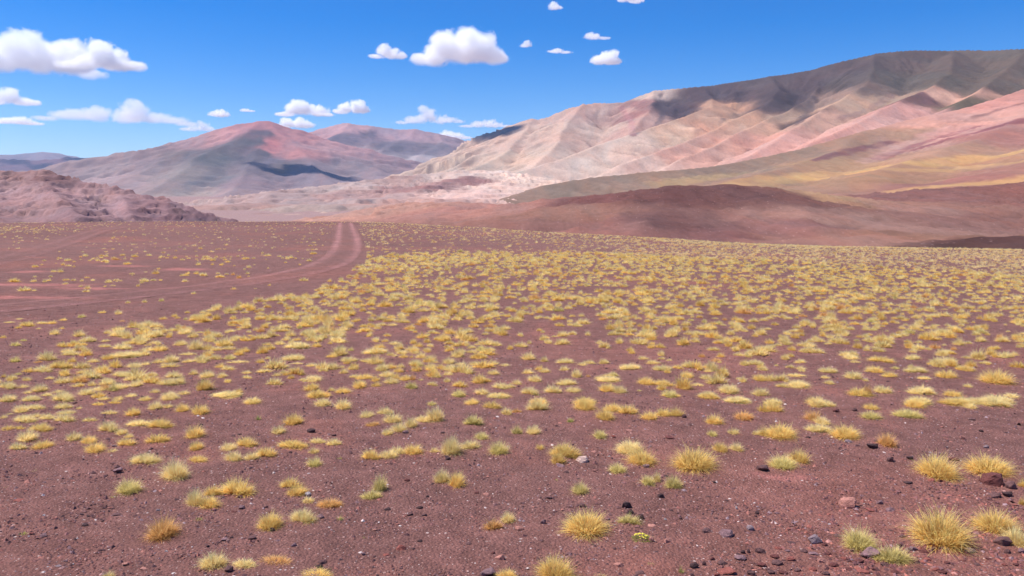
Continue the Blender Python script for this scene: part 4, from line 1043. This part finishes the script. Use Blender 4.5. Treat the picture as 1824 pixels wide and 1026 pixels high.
# the rest of the tussocks: thousands, out to the crest
_bx = [-400, 0, 60, 110, 200, 300, 340, 430, 520, 600, 640, 680, 760, 900, 1100]
_by = [720, 668, 642, 615, 590, 572, 552, 535, 528, 500, 474, 452, 448, 446, 440]
_ex = [-300, 0, 200, 450, 600, 900, 1200, 1500, 1700, 2100]
_ey = [712, 700, 700, 690, 690, 700, 705, 690, 670, 660]
def density(px, py, x, y):
    """share of the ground that wants a tussock"""
    yb = np.interp(px, _bx, _by)
    n = fbm(x / 2.6 + 3, y / 2.6, 3); n2 = fbm(x / 0.8, y / 0.8 + 8, 3); n3 = fbm(x / 9.0, y / 6.0, 3)
    cl = smooth(-0.32, 0.35, n2 + 0.55 * n)
    d = smooth(-6, 10, py - yb) * (0.22 + 0.78 * cl) * np.where(py > 600, 0.85, 1.0)
    d *= 1 - 0.55 * smooth(0.1, 0.6, n3)
    # between the track and the edge of the drift: nearly bare
    d = np.maximum(d, 0.012)
    # beyond the track on the left: loose bands
    left = (px < 640) & (py < np.interp(px, [0, 300, 470, 560, 600, 625, 640], [548, 517, 499, 482, 468, 450, 396]))
    band = 0.025
    for (c, hw, x0, x1, a) in ((409, 5, -400, 130, 0.5), (430, 4, -200, 90, 0.15), (447, 4, 380, 600, 0.25), (440, 5, 300, 600, 0.16), (461, 4, 90, 560, 0.5), (472, 3, 250, 560, 0.3), (490, 5, 260, 520, 0.45), (500, 4, 70, 300, 0.5), (519, 5, 100, 380, 0.5), (520, 4, -100, 60, 0.3)):
        band = np.maximum(band, 0.55 * a * np.exp(-((py - c) / hw) ** 2) * smooth(x0 - 10, x0 + 30, px) * (1 - smooth(x1 - 30, x1 + 10, px)) * (0.2 + 0.8 * cl))
    d = np.where(left, band, d)
    # the far strip right of the track thins out to the crest
    far = (px > 640) & (py < 450)
    edge = np.interp(px, _cx, _cy)
    thin = np.interp(px, [640, 900, 1050, 1200, 1350], [0.16, 0.22, 0.35, 0.8, 1.0])
    d = np.where(far, thin * (0.25 + 0.75 * cl), d)
    rb = np.exp(-((py - 462) / 9.0) ** 2) * (px > 640) * 0.35
    d = np.clip(d + rb * (px < 1300), 0, 1)
    gap = np.exp(-((py - 438) / 6.0) ** 2) * ((px > 700) & (px < 1000)) * 0.7
    d *= 1 - gap
    # keep the wheel track clear
    # towards the open foreground single tussocks have been placed one by one
    ye = np.interp(px, _ex, _ey)
    d *= 1 - 0.5 * smooth(600, 640, py)
    d *= 1 - smooth(-14, 2, py - ye)
    d *= np.where((px > 1450) & (py > 640), 0.55, 1.0)
    return d

TRK = []
for pix in ([(615, 396.8), (615.5, 400), (616.5, 410), (619, 425), (618, 440), (612, 453), (599, 466), (575, 478), (533, 489), (466, 500), (388, 509), (300, 519), (200, 530), (100, 541), (0, 551), (-150, 566)],
            [(215, 404), (180, 410), (150, 419), (110, 433), (60, 449), (0, 466), (-120, 490)]):
    TRK.append(np.array([ground_hit(a, b)[0] for a, b in pix]))

def scatter_tufts():
    R = np.random.RandomState(77)
    n = 200000
    # even over the ground, in the wedge that the plain fills (a little wider than the view)
    rr = np.sqrt(R.uniform(7.0 ** 2, 118.0 ** 2, n)); aa = np.radians(R.uniform(-36, 36, n))
    x = rr * np.sin(aa); y = rr * np.cos(aa)
    z = ground_z(x, y)
    px, py, zc = project(np.stack([x, y, z], 1))
    d = density(px, py, x, y)
    area = math.radians(72) / 2 * (118 ** 2 - 49) / n
    want = 18.0 * area          # tussocks per square metre where the drifts are fullest
    keep = R.rand(n) < d * want * np.interp(rr, [0, 25, 45, 118], [1.35, 1.25, 1.0, 1.0])
    edge = _crest(np.arctan2(x, y))
    keep &= rr < edge + 7
    for T in TRK:
        keep &= seg_dist(x, y, T)[0] > 1.0
    # no two on the same spot
    i = np.flatnonzero(keep)
    cell = np.floor(x[i] / 0.2).astype(np.int64) * 100003 + np.floor(y[i] / 0.2 + 0.5 * (np.floor(x[i] / 0.2) % 2)).astype(np.int64)
    _, first = np.unique(cell, return_index=True)
    keep = i[np.sort(first)]
    return x[keep], y[keep], rr[keep]

def scatter_and_build():
    x, y, r = scatter_tufts()
    R = np.random.RandomState(31)
    n = len(x)
    order = np.argsort(r); x, y, r = x[order], y[order], r[order]
    wd = np.clip(np.exp(R.normal(math.log(0.16), 0.32, n)), 0.07, 0.3)
    u = R.rand(n)
    pl = fbm(x / 4.0 + 70, y / 4.0, 3)
    pal = np.where(u < 0.6 - 0.3 * pl, 0, np.where(u < 0.95, 1, np.where(u < 0.985, 2, 3)))   # pale, gold, orange, green
    pals = ['pale', 'gold', 'orange', 'green']
    wd = wd * np.interp(r, [0, 25, 50], [1.05, 0.98, 0.92])
    shp = R.choice(4, n, p=[0.5, 0.26, 0.08, 0.16]); shapes = ['round', 'long', 'crescent', 'pair']
    wd = np.where(shp == 0, wd, wd * 1.35)
    ht = np.where(shp == 0, 0.55, 0.36) * wd * R.uniform(0.75, 1.2, n)
    rot = np.where(shp == 0, R.uniform(0, 6.28, n), R.normal(0, 0.5, n))
    z = ground_z(x, y)
    # the smaller of the tussocks placed one by one join the mass
    ex = [(g[0][0], g[0][1] + 0.03, np.hypot(*g[0][:2]), f[2] * 1.15 * g[1] / F, max(f[3] * g[1] / F * 0.8, 0.03), f[4], f[5]) for f, g in REST]
    x = np.concatenate([[e[0] for e in ex], x]); y = np.concatenate([[e[1] for e in ex], y]); r = np.concatenate([[e[2] for e in ex], r])
    wd = np.concatenate([[e[3] for e in ex], wd]); ht = np.concatenate([[e[4] for e in ex], ht])
    ne = len(ex)
    pal = np.concatenate([[pals.index(e[5]) for e in ex], pal]).astype(int); shp = np.concatenate([[shapes.index(e[6]) for e in ex], shp]).astype(int)
    rot = np.concatenate([np.zeros(ne), rot]); n = len(x); z = ground_z(x, y); done = np.zeros(n, bool)
    # one object: points that carry a tussock each (shared blade meshes, three levels of detail)
    protos = bpy.data.collections.new('tussock_kinds')
    key = {}
    for lod, nb in enumerate((420, 200, 80)):
        for p in range(4):
            for sh in range(4):
                for v in range(2):
                    RR = np.random.RandomState(lod * 1000 + p * 100 + sh * 10 + v)
                    ry = {0: 0.85, 1: 0.34, 2: 0.7, 3: 0.6}[sh]
                    V, Fc, C = blades(RR, nb, 0.42, 0.42 * ry, (0.62, 0.42, 0.42, 0.5)[sh], 0.021 * (700 / nb) ** 0.5 * (1, 1.1, 1.3)[lod], 1.35, pals[p], (2, 2, 1)[lod], shapes[sh], lean=(RR.normal(0, 0.06), 0), lv=(0.7, 1.08))
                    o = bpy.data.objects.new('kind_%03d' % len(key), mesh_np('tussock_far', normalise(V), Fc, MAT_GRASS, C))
                    protos.objects.link(o)
                    key[(lod, p, sh, v)] = len(key)
    lod = np.where(r < 20, 0, np.where(r < 38, 1, 2))
    idx = np.array([key[(lod[q], pal[q], shp[q], q % 2)] for q in range(n)], np.int32)
    m = bpy.data.meshes.new('far_tussocks')
    m.vertices.add(n); m.vertices.foreach_set('co', np.stack([x, y, z - 0.01], 1).astype(np.float32).ravel())
    a = m.attributes.new('kind', 'INT', 'POINT'); a.data.foreach_set('value', idx)
    a = m.attributes.new('turn', 'FLOAT_VECTOR', 'POINT'); a.data.foreach_set('vector', np.stack([0 * rot, 0 * rot, rot], 1).astype(np.float32).ravel())
    a = m.attributes.new('size', 'FLOAT_VECTOR', 'POINT'); a.data.foreach_set('vector', np.stack([wd, wd, ht], 1).astype(np.float32).ravel())
    o = link('far_tussocks', m)
    g = bpy.data.node_groups.new('plant_tussocks', 'GeometryNodeTree')
    g.interface.new_socket('Geometry', in_out='INPUT', socket_type='NodeSocketGeometry')
    g.interface.new_socket('Geometry', in_out='OUTPUT', socket_type='NodeSocketGeometry')
    gi = g.nodes.new('NodeGroupInput'); go = g.nodes.new('NodeGroupOutput')
    ci = g.nodes.new('GeometryNodeCollectionInfo'); ci.inputs['Collection'].default_value = protos
    ci.inputs['Separate Children'].default_value = True; ci.inputs['Reset Children'].default_value = True
    ip = g.nodes.new('GeometryNodeInstanceOnPoints'); ip.inputs['Pick Instance'].default_value = True
    def attr(nm, dt):
        q = g.nodes.new('GeometryNodeInputNamedAttribute'); q.data_type = dt; q.inputs['Name'].default_value = nm
        return [k_ for k_ in q.outputs if k_.enabled][0]
    g.links.new(gi.outputs[0], ip.inputs['Points']); g.links.new(ci.outputs[0], ip.inputs['Instance'])
    g.links.new(attr('kind', 'INT'), ip.inputs['Instance Index'])
    g.links.new(attr('turn', 'FLOAT_VECTOR'), ip.inputs['Rotation']); g.links.new(attr('size', 'FLOAT_VECTOR'), ip.inputs['Scale'])
    g.links.new(ip.outputs[0], go.inputs[0])
    md = o.modifiers.new('plant_tussocks', 'NODES'); md.node_group = g
    tag(o, 'thousands of straw yellow grass tussocks spread to the crest', kind='stuff')
    print('TUFTS', n)
scatter_and_build()

# ------------------------------------------------------------------ stones
SCOL = {'k': (84, 60, 58), 'd': (116, 82, 78), 'u': (142, 108, 108), 'g': (152, 128, 128), 'b': (116, 68, 62), 'r': (156, 90, 78), 's': (192, 132, 116), 'p': (226, 188, 170), 'w': (205, 188, 182)}
ROCKS = {}
def rock_mesh(kind, var):
    """weathered broken stone: hull of points on a boxy lump, with knocked corners"""
    key = (kind, var)
    if key in ROCKS: return ROCKS[key]
    R = np.random.RandomState(var * 17 + {'block': 0, 'slab': 400, 'round': 800, 'boulder': 1200}[kind])
    n = {'block': 16, 'slab': 14, 'round': 34, 'boulder': 40}[kind]
    p = R.normal(0, 1, (n, 3)); p /= np.linalg.norm(p, axis=1)[:, None]
    e = {'block': 0.7, 'slab': 0.6, 'round': 0.95, 'boulder': 0.7}[kind]
    p = np.sign(p) * np.abs(p) ** e
    p *= R.uniform(0.62, 1.1, (n, 1)) if kind != 'round' else R.uniform(0.85, 1.05, (n, 1))
    p[:, 2] *= 1.0
    if kind == 'slab': p[:, 2] += 0.25 * p[:, 0]
    bm = bmesh.new()
    for q in p: bm.verts.new(q)
    g = bmesh.ops.convex_hull(bm, input=bm.verts)
    bmesh.ops.delete(bm, geom=[v for v in bm.verts if not v.link_faces], context='VERTS')
    if kind == 'boulder':
        bmesh.ops.triangulate(bm, faces=bm.faces)
        bmesh.ops.subdivide_edges(bm, edges=bm.edges, cuts=2, use_grid_fill=True)
        for v in bm.verts:
            c = v.co
            f = 1 + 0.12 * float(fbm(c.x * 1.8 + c.z * 2, c.y * 1.8 - c.z * 1.5, 3)) - 0.07 * abs(float(perlin(c.x * 4 + 3, c.z * 5 + c.y)))
            v.co = c * f
    else:
        bmesh.ops.bevel(bm, geom=[e for e in bm.edges if e.is_manifold and e.calc_face_angle(0) > 0.4], offset=0.07, segments=1, affect='EDGES', profile=0.5)
    xs = [v.co.x for v in bm.verts]; ys = [v.co.y for v in bm.verts]; zs = [v.co.z for v in bm.verts]
    for v in bm.verts:
        v.co.x = (v.co.x - min(xs)) / (max(xs) - min(xs)) - 0.5
        v.co.y = (v.co.y - min(ys)) / (max(ys) - min(ys)) - 0.5
        v.co.z = (v.co.z - min(zs)) / (max(zs) - min(zs))
    me = bpy.data.meshes.new('stone'); bm.to_mesh(me); bm.free()
    me.materials.append(MAT_ROCK)
    ROCKS[key] = me
    return me

STONES = []
def put_stone(x, y, wd, dp, ht, kind, col, label, group, name='stone'):
    o = link(name, rock_mesh(kind, random.randrange(9)))
    o.location = (x, y, float(ground_z(x, y)) - ht * 0.32)
    o.rotation_euler = (random.uniform(-0.12, 0.12), random.uniform(-0.14, 0.14), random.choice((0, math.pi)) + random.uniform(-0.4, 0.4))
    o.scale = (wd, dp, ht * 1.3)
    c = lin(SCOL[col]) * random.uniform(0.88, 1.15)
    o.color = (*c, 1)
    tag(o, label, 'stone' if name == 'stone' else name, group)
    STONES.append((x, y, wd))
    return o

STW = {'k': 'blackish', 'd': 'dark purple', 'u': 'purple grey', 'g': 'grey', 'b': 'red brown', 'r': 'brick red', 's': 'salmon', 'p': 'pale pink', 'w': 'whitish'}
def stones(ox, oy, rows):
    for row in rows:
        cx, cyy, w_, h_, col = row[:5]
        label = row[5] if len(row) > 5 else None
        base = oy + (cyy + h_ * 0.5) * Q
        hit, depth = ground_hit(ox + cx * Q, base)
        wd = w_ * Q * depth / F * 0.88; hp = h_ * Q * depth / F * 0.88
        sl_ = (base - HORIZON) / F
        kind = 'slab' if h_ < 0.42 * w_ else ('round' if random.random() < 0.35 else 'block')
        big = wd > 0.14
        if big: kind = 'boulder'
        dp = wd * random.uniform(0.6, 0.85)
        ht = max(hp - dp * sl_ * 0.55, hp * 0.45)
        put_stone(hit[0], hit[1] + dp * 0.45, wd, dp, ht, kind, col, label or auto_label(ox + cx * Q, oy + cyy * Q, (w_ * Q), STW[col], {'slab': 'flat', 'round': 'rounded', 'block': 'angular', 'boulder': 'blocky'}[kind], 'stone'), 'loose stones on the plain', 'boulder' if big and label and 'boulder' in label else 'stone')

stones(912, 700, [
 (398,368,78,46,'p','pale pink angular stone beside a gold tussock'),(272,405,62,20,'u','flat purple slab just left of the pale pink stone'),(752,407,46,24,'u','small mauve stone at the foot of the overlapping tussock pair'),(645,620,66,48,'k','blackest and largest of the stones behind the split green tussock'),(667,662,52,36,'k','black stone touching the split green tussock from behind'),(722,688,42,38,'d','dark stone at the right end of the split green tussock'),
 (835,572,42,34,'k','dark stone below the ball shaped pale green tussock'),(1408,418,80,50,'d','dark stone beyond the big golden tussock, where a red scrape begins'),(965,126,32,26,'d','dark stone at the right end of the long joined tussock row'),(572,241,32,18,'r','red stone right of the small round green tussock'),(460,432,26,15,'s'),(305,442,36,20,'d'),(1135,497,24,14,'k'),
 (1208,783,92,58,'u','rounded purple brown cobble in the right foreground'),(1098,768,66,34,'d','dark stone left of the rounded purple brown cobble'),(1338,752,50,40,'g','grey stone upper right of the rounded purple brown cobble'),(878,822,52,34,'s','salmon stone right of the yellow flowering cushion'),(788,815,40,36,'s','salmon stone touching the yellow flowering cushion'),(785,742,54,16,'s','flat salmon chip above the yellow flowering cushion'),
 (598,957,64,34,'s','salmon stone near the bottom edge, right of the largest globe tussock'),(1025,960,58,46,'k','black wedge shaped stone above the green weed'),(1076,950,26,32,'d'),(720,1006,62,30,'d','dark stone right of the largest globe tussock, on the bottom edge'),(172,718,38,36,'u'),(42,757,58,30,'s','pinkish stone left of the big golden dome tussock'),
 (1285,920,76,36,'u','flat grey slab at the left end of the stony bank'),(1295,888,30,28,'k'),(1330,882,24,32,'d'),(1396,880,72,44,'d','dark stone on the stony bank, upper left part'),(1180,948,66,30,'d'),(1208,1000,112,34,'r','long brick red stone on the bottom edge'),(1380,668,34,22,'k'),(205,583,42,15,'d'),(695,1020,40,20,'d'),(1260,640,16,20,'w'),(860,706,18,12,'w'),(395,625,46,30,'d'),(160,828,34,14,'d'),
 (540,570,22,12,'d'),(660,210,46,12,'s'),(455,330,36,12,'s'),(1050,295,26,10,'s'),(890,248,70,20,'b'),(1000,175,20,12,'d'),(680,156,26,12,'d'),(1200,600,30,14,'d'),(1105,580,40,10,'d'),(945,700,22,16,'d'),(1340,1005,50,30,'d'),(1150,1015,40,20,'r'),(1405,960,60,30,'b'),(1010,1015,30,22,'d'),(835,935,20,10,'s'),(575,870,22,14,'d'),(1125,925,36,24,'b'),(248,182,20,12,'d')])
stones(1368, 700, [
 (595,295,74,36,'k','flat blackish stone left of the orange brown tussock'),(690,368,46,42,'d','squarish brown stone below the orange brown tussock'),(805,362,42,24,'k','black stone left of the big golden brown tussock'),(455,268,46,20,'g','light grey flat stone under the dark hearted spiky tussock'),(230,247,36,16,'k'),(390,97,54,22,'b','brown stone right of a pale trailing tussock'),(490,90,36,22,'d'),(1052,366,64,28,'b','brown crusted rubble between the two big tussocks at right'),(1094,245,36,24,'s','pinkish stone on the bare ground far right'),
 (1200,210,32,20,'k'),(1335,222,32,12,'k'),(1150,143,42,24,'d'),(1230,298,34,24,'g'),(465,607,116,74,'s','pale salmon boulder with a pointed top in the right foreground'),(632,610,46,32,'u','small mauve stone right of the pointed salmon boulder'),(695,650,62,34,'u','smooth mauve stone lower right of the pointed salmon boulder'),(762,648,38,16,'d'),
 (1280,478,128,90,'b','red brown crusted boulder in front of the wide golden tussock'),(1368,510,64,62,'d','purple brown boulder right of the red brown one'),(1283,568,78,36,'d','dark purple stone below the red brown boulder'),(1356,564,62,38,'k','black stone below the purple brown boulder'),(1215,478,56,44,'b','broken brown stone at the left foot of the red brown boulder'),(922,488,46,18,'r'),(970,490,34,14,'b'),(795,500,52,18,'k','flat black stone left of the big golden brown tussock, lower down'),
 (270,815,82,58,'g','rounded lavender grey cobble on the stony bank'),(400,800,52,18,'d'),(322,848,38,24,'b'),(595,885,132,86,'u','purple grey boulder between the greenish tussock and the dull clump'),(1335,828,96,72,'d','dark purple boulder in front of the right edge tussocks'),(1352,884,48,38,'d','dark stone just below the dark purple boulder at right'),(1425,880,40,40,'u'),(1145,880,76,36,'u','purple slab at the right foot of the hugest tussock'),
 (905,800,96,24,'u'),(985,800,70,26,'d'),(940,835,70,26,'u'),(860,830,50,22,'d'),(820,870,60,30,'u'),(880,885,60,26,'b'),(1000,870,60,26,'u'),(760,800,44,22,'d'),(790,775,50,16,'d'),(690,770,40,14,'d'),(850,775,40,16,'u'),(1040,830,50,20,'b'),(930,870,46,24,'d'),(740,850,30,20,'b'),(1090,870,40,24,'d'),
 (60,950,70,40,'d'),(40,915,60,34,'b'),(130,930,60,34,'r'),(205,880,50,34,'d'),(310,935,60,36,'s'),(260,900,70,24,'u'),(375,960,60,28,'b'),(140,840,60,20,'d'),(60,870,50,26,'r'),(110,885,40,22,'u'),(345,900,44,22,'b'),(430,925,40,20,'r'),(520,940,60,24,'b'),(545,1000,80,26,'r'),(450,985,60,24,'b'),(250,985,60,26,'r'),(170,990,50,24,'d'),(90,1005,60,26,'b'),(660,960,60,24,'d'),(600,985,40,18,'b'),(720,1000,50,22,'b'),(830,940,60,24,'b'),(900,930,50,20,'r'),(950,985,50,26,'r'),(1010,950,40,20,'b'),(985,1000,60,30,'b'),(1100,940,40,18,'b'),(1180,960,40,22,'d'),(1250,930,50,20,'b'),(1330,960,40,22,'r'),(800,990,40,20,'d'),(480,880,30,18,'d'),(20,1000,50,30,'d'),(330,1010,50,26,'d'),(1400,960,40,20,'b'),(585,655,60,20,'r'),(345,735,20,12,'w')])
stones(456, 700, [
 (365,945,62,30,'d','dark stone on top of a small heap near the bottom edge'),(352,968,46,28,'k','black stone at the front of a small heap near the bottom edge'),(1370,915,66,46,'s','salmon cobble left of the bottom edge tussocks'),(1300,1005,98,60,'u','dark grey smooth stone on the bottom edge'),(308,208,54,28,'k','black crusted stone right of the brown centred round tussock'),(1075,360,42,30,'k','black stone below the tall pointed pale tussock'),(915,640,46,22,'k'),(737,648,46,22,'k','dark stone between two bare patches in mid foreground'),(862,675,42,25,'d'),(360,688,46,30,'u','small purple stone between a gold tussock and a green tuft'),
 (812,862,62,44,'r','brick red stone half sunk in the open foreground'),(728,907,42,20,'r','small brick red chip below the half sunk red stone'),(1290,566,42,22,'s','pinkish stone right of the two toned tussock'),(1238,556,34,20,'b'),(805,578,42,20,'d'),(962,577,22,16,'k'),(88,762,34,26,'k','black stone at the right foot of the pale spiky tussock'),(290,562,42,26,'w','grey white stone at the lower right of two joined gold tussocks'),(438,434,46,14,'d'),(845,486,38,20,'b'),(1185,843,46,20,'d'),(915,828,38,22,'k'),(210,848,42,34,'u'),(435,234,32,14,'d'),(835,215,40,22,'u'),(665,765,30,14,'s'),(1045,220,30,18,'d'),(190,330,26,18,'d'),(330,980,24,14,'s'),(1390,900,20,14,'d'),(660,915,24,14,'d'),(940,680,34,16,'d'),(1115,880,30,12,'s'),(600,900,30,22,'u'),(875,870,36,18,'d'),(1330,895,26,20,'b'),(530,335,20,12,'d'),(50,635,30,18,'d'),(520,708,20,14,'d')])
stones(0, 700, [
 (652,432,64,34,'u','flat purple grey slab left of the tall globe shaped tussock'),(470,738,42,22,'k','black stone beside a reddish patch in the left foreground'),(1275,985,58,44,'d','dark slanted stone right of the pale tussock near the bottom edge'),(645,680,62,16,'d','thin dark slab in the left foreground'),(95,603,62,14,'r','flat red chip near the left edge'),(237,795,42,22,'u'),(692,958,48,24,'s','salmon stone low in the left foreground'),(1345,578,38,20,'d'),(1305,238,32,16,'d'),(1338,231,28,14,'d'),(1410,810,52,24,'d'),(175,785,28,14,'r'),(1250,818,44,16,'u'),(880,655,34,18,'g'),(570,715,22,14,'d'),(450,678,30,12,'d'),(1350,640,40,26,'u'),(1310,665,40,12,'b'),(245,683,16,12,'w'),(430,815,16,12,'w'),(800,985,44,16,'s'),(320,970,40,12,'g'),(640,295,40,16,'u'),(800,484,18,10,'k'),(60,700,20,10,'d'),(1000,860,26,12,'d'),(930,885,20,12,'w'),(90,730,20,10,'d'),(540,800,22,12,'r'),(1100,742,24,12,'d'),(490,688,22,12,'k')])

# the yellow flowering cushion plant
def cushion():
    hit, depth = ground_hit(912 + 735 * Q, 700 + 832 * Q)
    R = np.random.RandomState(4)
    k = depth / F * Q
    root = bpy.data.objects.new('cushion_plant', None); COL.objects.link(root)
    root.location = (hit[0], hit[1] + 0.04, float(ground_z(hit[0], hit[1] + 0.04)))
    tag(root, 'low yellow flowering cushion plant on bare ground between the salmon stones', 'plant')
    V, Fc, C = blades(R, 260, 52 * k, 45 * k, 30 * k, 2.2 * k, 1.3, 'sprout', 2)
    link('leaves', mesh_np('leaves', V, Fc, MAT_GRASS, C * np.array([0.85, 0.95, 0.85])), root)
    t = NT('yellow_petal'); pm = t.finish(tuple(lin((226, 208, 84))), 0.8, 0.1)
    bm = bmesh.new()
    bmesh.ops.create_icosphere(bm, subdivisions=1, radius=1.0)
    for v in bm.verts: v.co.z *= 0.6
    me = bpy.data.meshes.new('flower'); bm.to_mesh(me); bm.free(); me.materials.append(pm)
    for i in range(46):
        a = R.uniform(0, 6.28); q = math.sqrt(R.rand())
        o = link('flower', me, root)
        o.location = (math.cos(a) * q * 42 * k - 8 * k, math.sin(a) * q * 36 * k, (30 - 14 * q * q) * k)
        s = R.uniform(3.4, 5.6) * k; o.scale = (s, s, s)
cushion()

# ------------------------------------------------------------------ gravel: tens of thousands of small stones on the near plain
def gravel():
    R = np.random.RandomState(19)
    n = 42000
    px = R.uniform(-60, 1884, n); py = 540 + 560 * R.rand(n) ** 0.85
    d = RIGHT * ((px - 912) / F)[:, None] + UP * ((513 - py) / F)[:, None] + FWD
    t = 2.3 / -d[:, 2]
    for _ in range(5):
        P = EYE + d * t[:, None]
        t = (2.3 - ground_z(P[:, 0], P[:, 1])) / -d[:, 2]
    P = EYE + d * t[:, None]
    x, y = P[:, 0], P[:, 1]; dist = np.hypot(x, y)
    size = np.exp(R.normal(math.log(0.014), 0.5, n)) * np.clip(dist / 6.0, 0.8, 2.2)
    bank = smooth(1.0, 2.4, x - 0.15 * (y - 4)) * (1 - smooth(5.3, 6.3, y - 0.12 * x))
    size *= 1 + 0.7 * bank
    size = np.clip(size, 0.006, 0.055)
    octa = np.array([(1, 0, 0), (-1, 0, 0), (0, 1, 0), (0, -1, 0), (0, 0, 1), (0.7, 0.7, 0.3)], float)
    of = np.array([(0, 5, 4), (5, 2, 4), (2, 1, 4), (1, 3, 4), (3, 0, 4)])
    nv = 6
    V = octa[None] * (1 + R.uniform(-0.35, 0.35, (n, nv, 3)))
    a = R.uniform(0, 6.28, n); ca, sa = np.cos(a)[:, None], np.sin(a)[:, None]
    el = R.uniform(0.5, 1.0, n)[:, None]
    X = V[:, :, 0]; Y = V[:, :, 1] * el; Z = V[:, :, 2] * R.uniform(0.35, 0.8, n)[:, None] - 0.12
    tl = R.normal(0, 0.25, n)[:, None]
    Z = Z + X * tl
    s = size[:, None] * 0.5
    W = np.stack([(X * ca - Y * sa) * s + x[:, None], (X * sa + Y * ca) * s + y[:, None], Z * s + ground_z(x, y)[:, None]], -1)
    FF = (np.arange(n)[:, None, None] * nv + of[None]).reshape(-1, 3)
    pal = np.array([lin(c) for c in ((112, 78, 76), (98, 68, 68), (128, 86, 82), (142, 90, 80), (122, 92, 92), (86, 62, 62), (166, 110, 96), (178, 134, 124), (205, 184, 176), (150, 126, 128))])
    pr = np.array([.2, .13, .2, .14, .13, .06, .07, .035, .01, .025])
    ci = R.choice(len(pal), n, p=pr / pr.sum())
    C = pal[ci] * R.uniform(0.85, 1.2, n)[:, None]
    # redder on the stony bank
    C = C * (1 + bank[:, None] * np.array([0.12, -0.03, -0.06]))
    m = mesh_np('gravel', W.reshape(-1, 3), FF, MAT_GRAVEL, np.repeat(C, nv, 0))
    tag(link('gravel', m), 'loose maroon gravel over the near plain', kind='stuff')
gravel()

# two clouds overhead, out of the picture, whose shadows lie on the mountains
def shadow_cloud(label, px, py, dist, wd, ht, n, seed):
    P = at_dist(px, py, dist)
    C = P + SUN_DIR * (3100.0 - P[2]) / SUN_DIR[2]
    me, balls = cloud_mesh(wd, ht, wd * 0.55, seed, n, 0.0)
    me.name = 'cloud'; me.materials.append(cloud_material('cloud_vapour', 9.0 / ht, 0.3, ht, balls))
    o = link('cloud', me); o.location = C
    tag(o, label, 'cloud', 'clouds in the sky')
shadow_cloud('broken cloud high above the frame, shading the right foot of the far peak', 535, 314, 7900, 1150, 300, 6, 61)
shadow_cloud('small cloud high above the frame, shading the left end of the pink mountain', 885, 252, 5300, 420, 200, 3, 62)
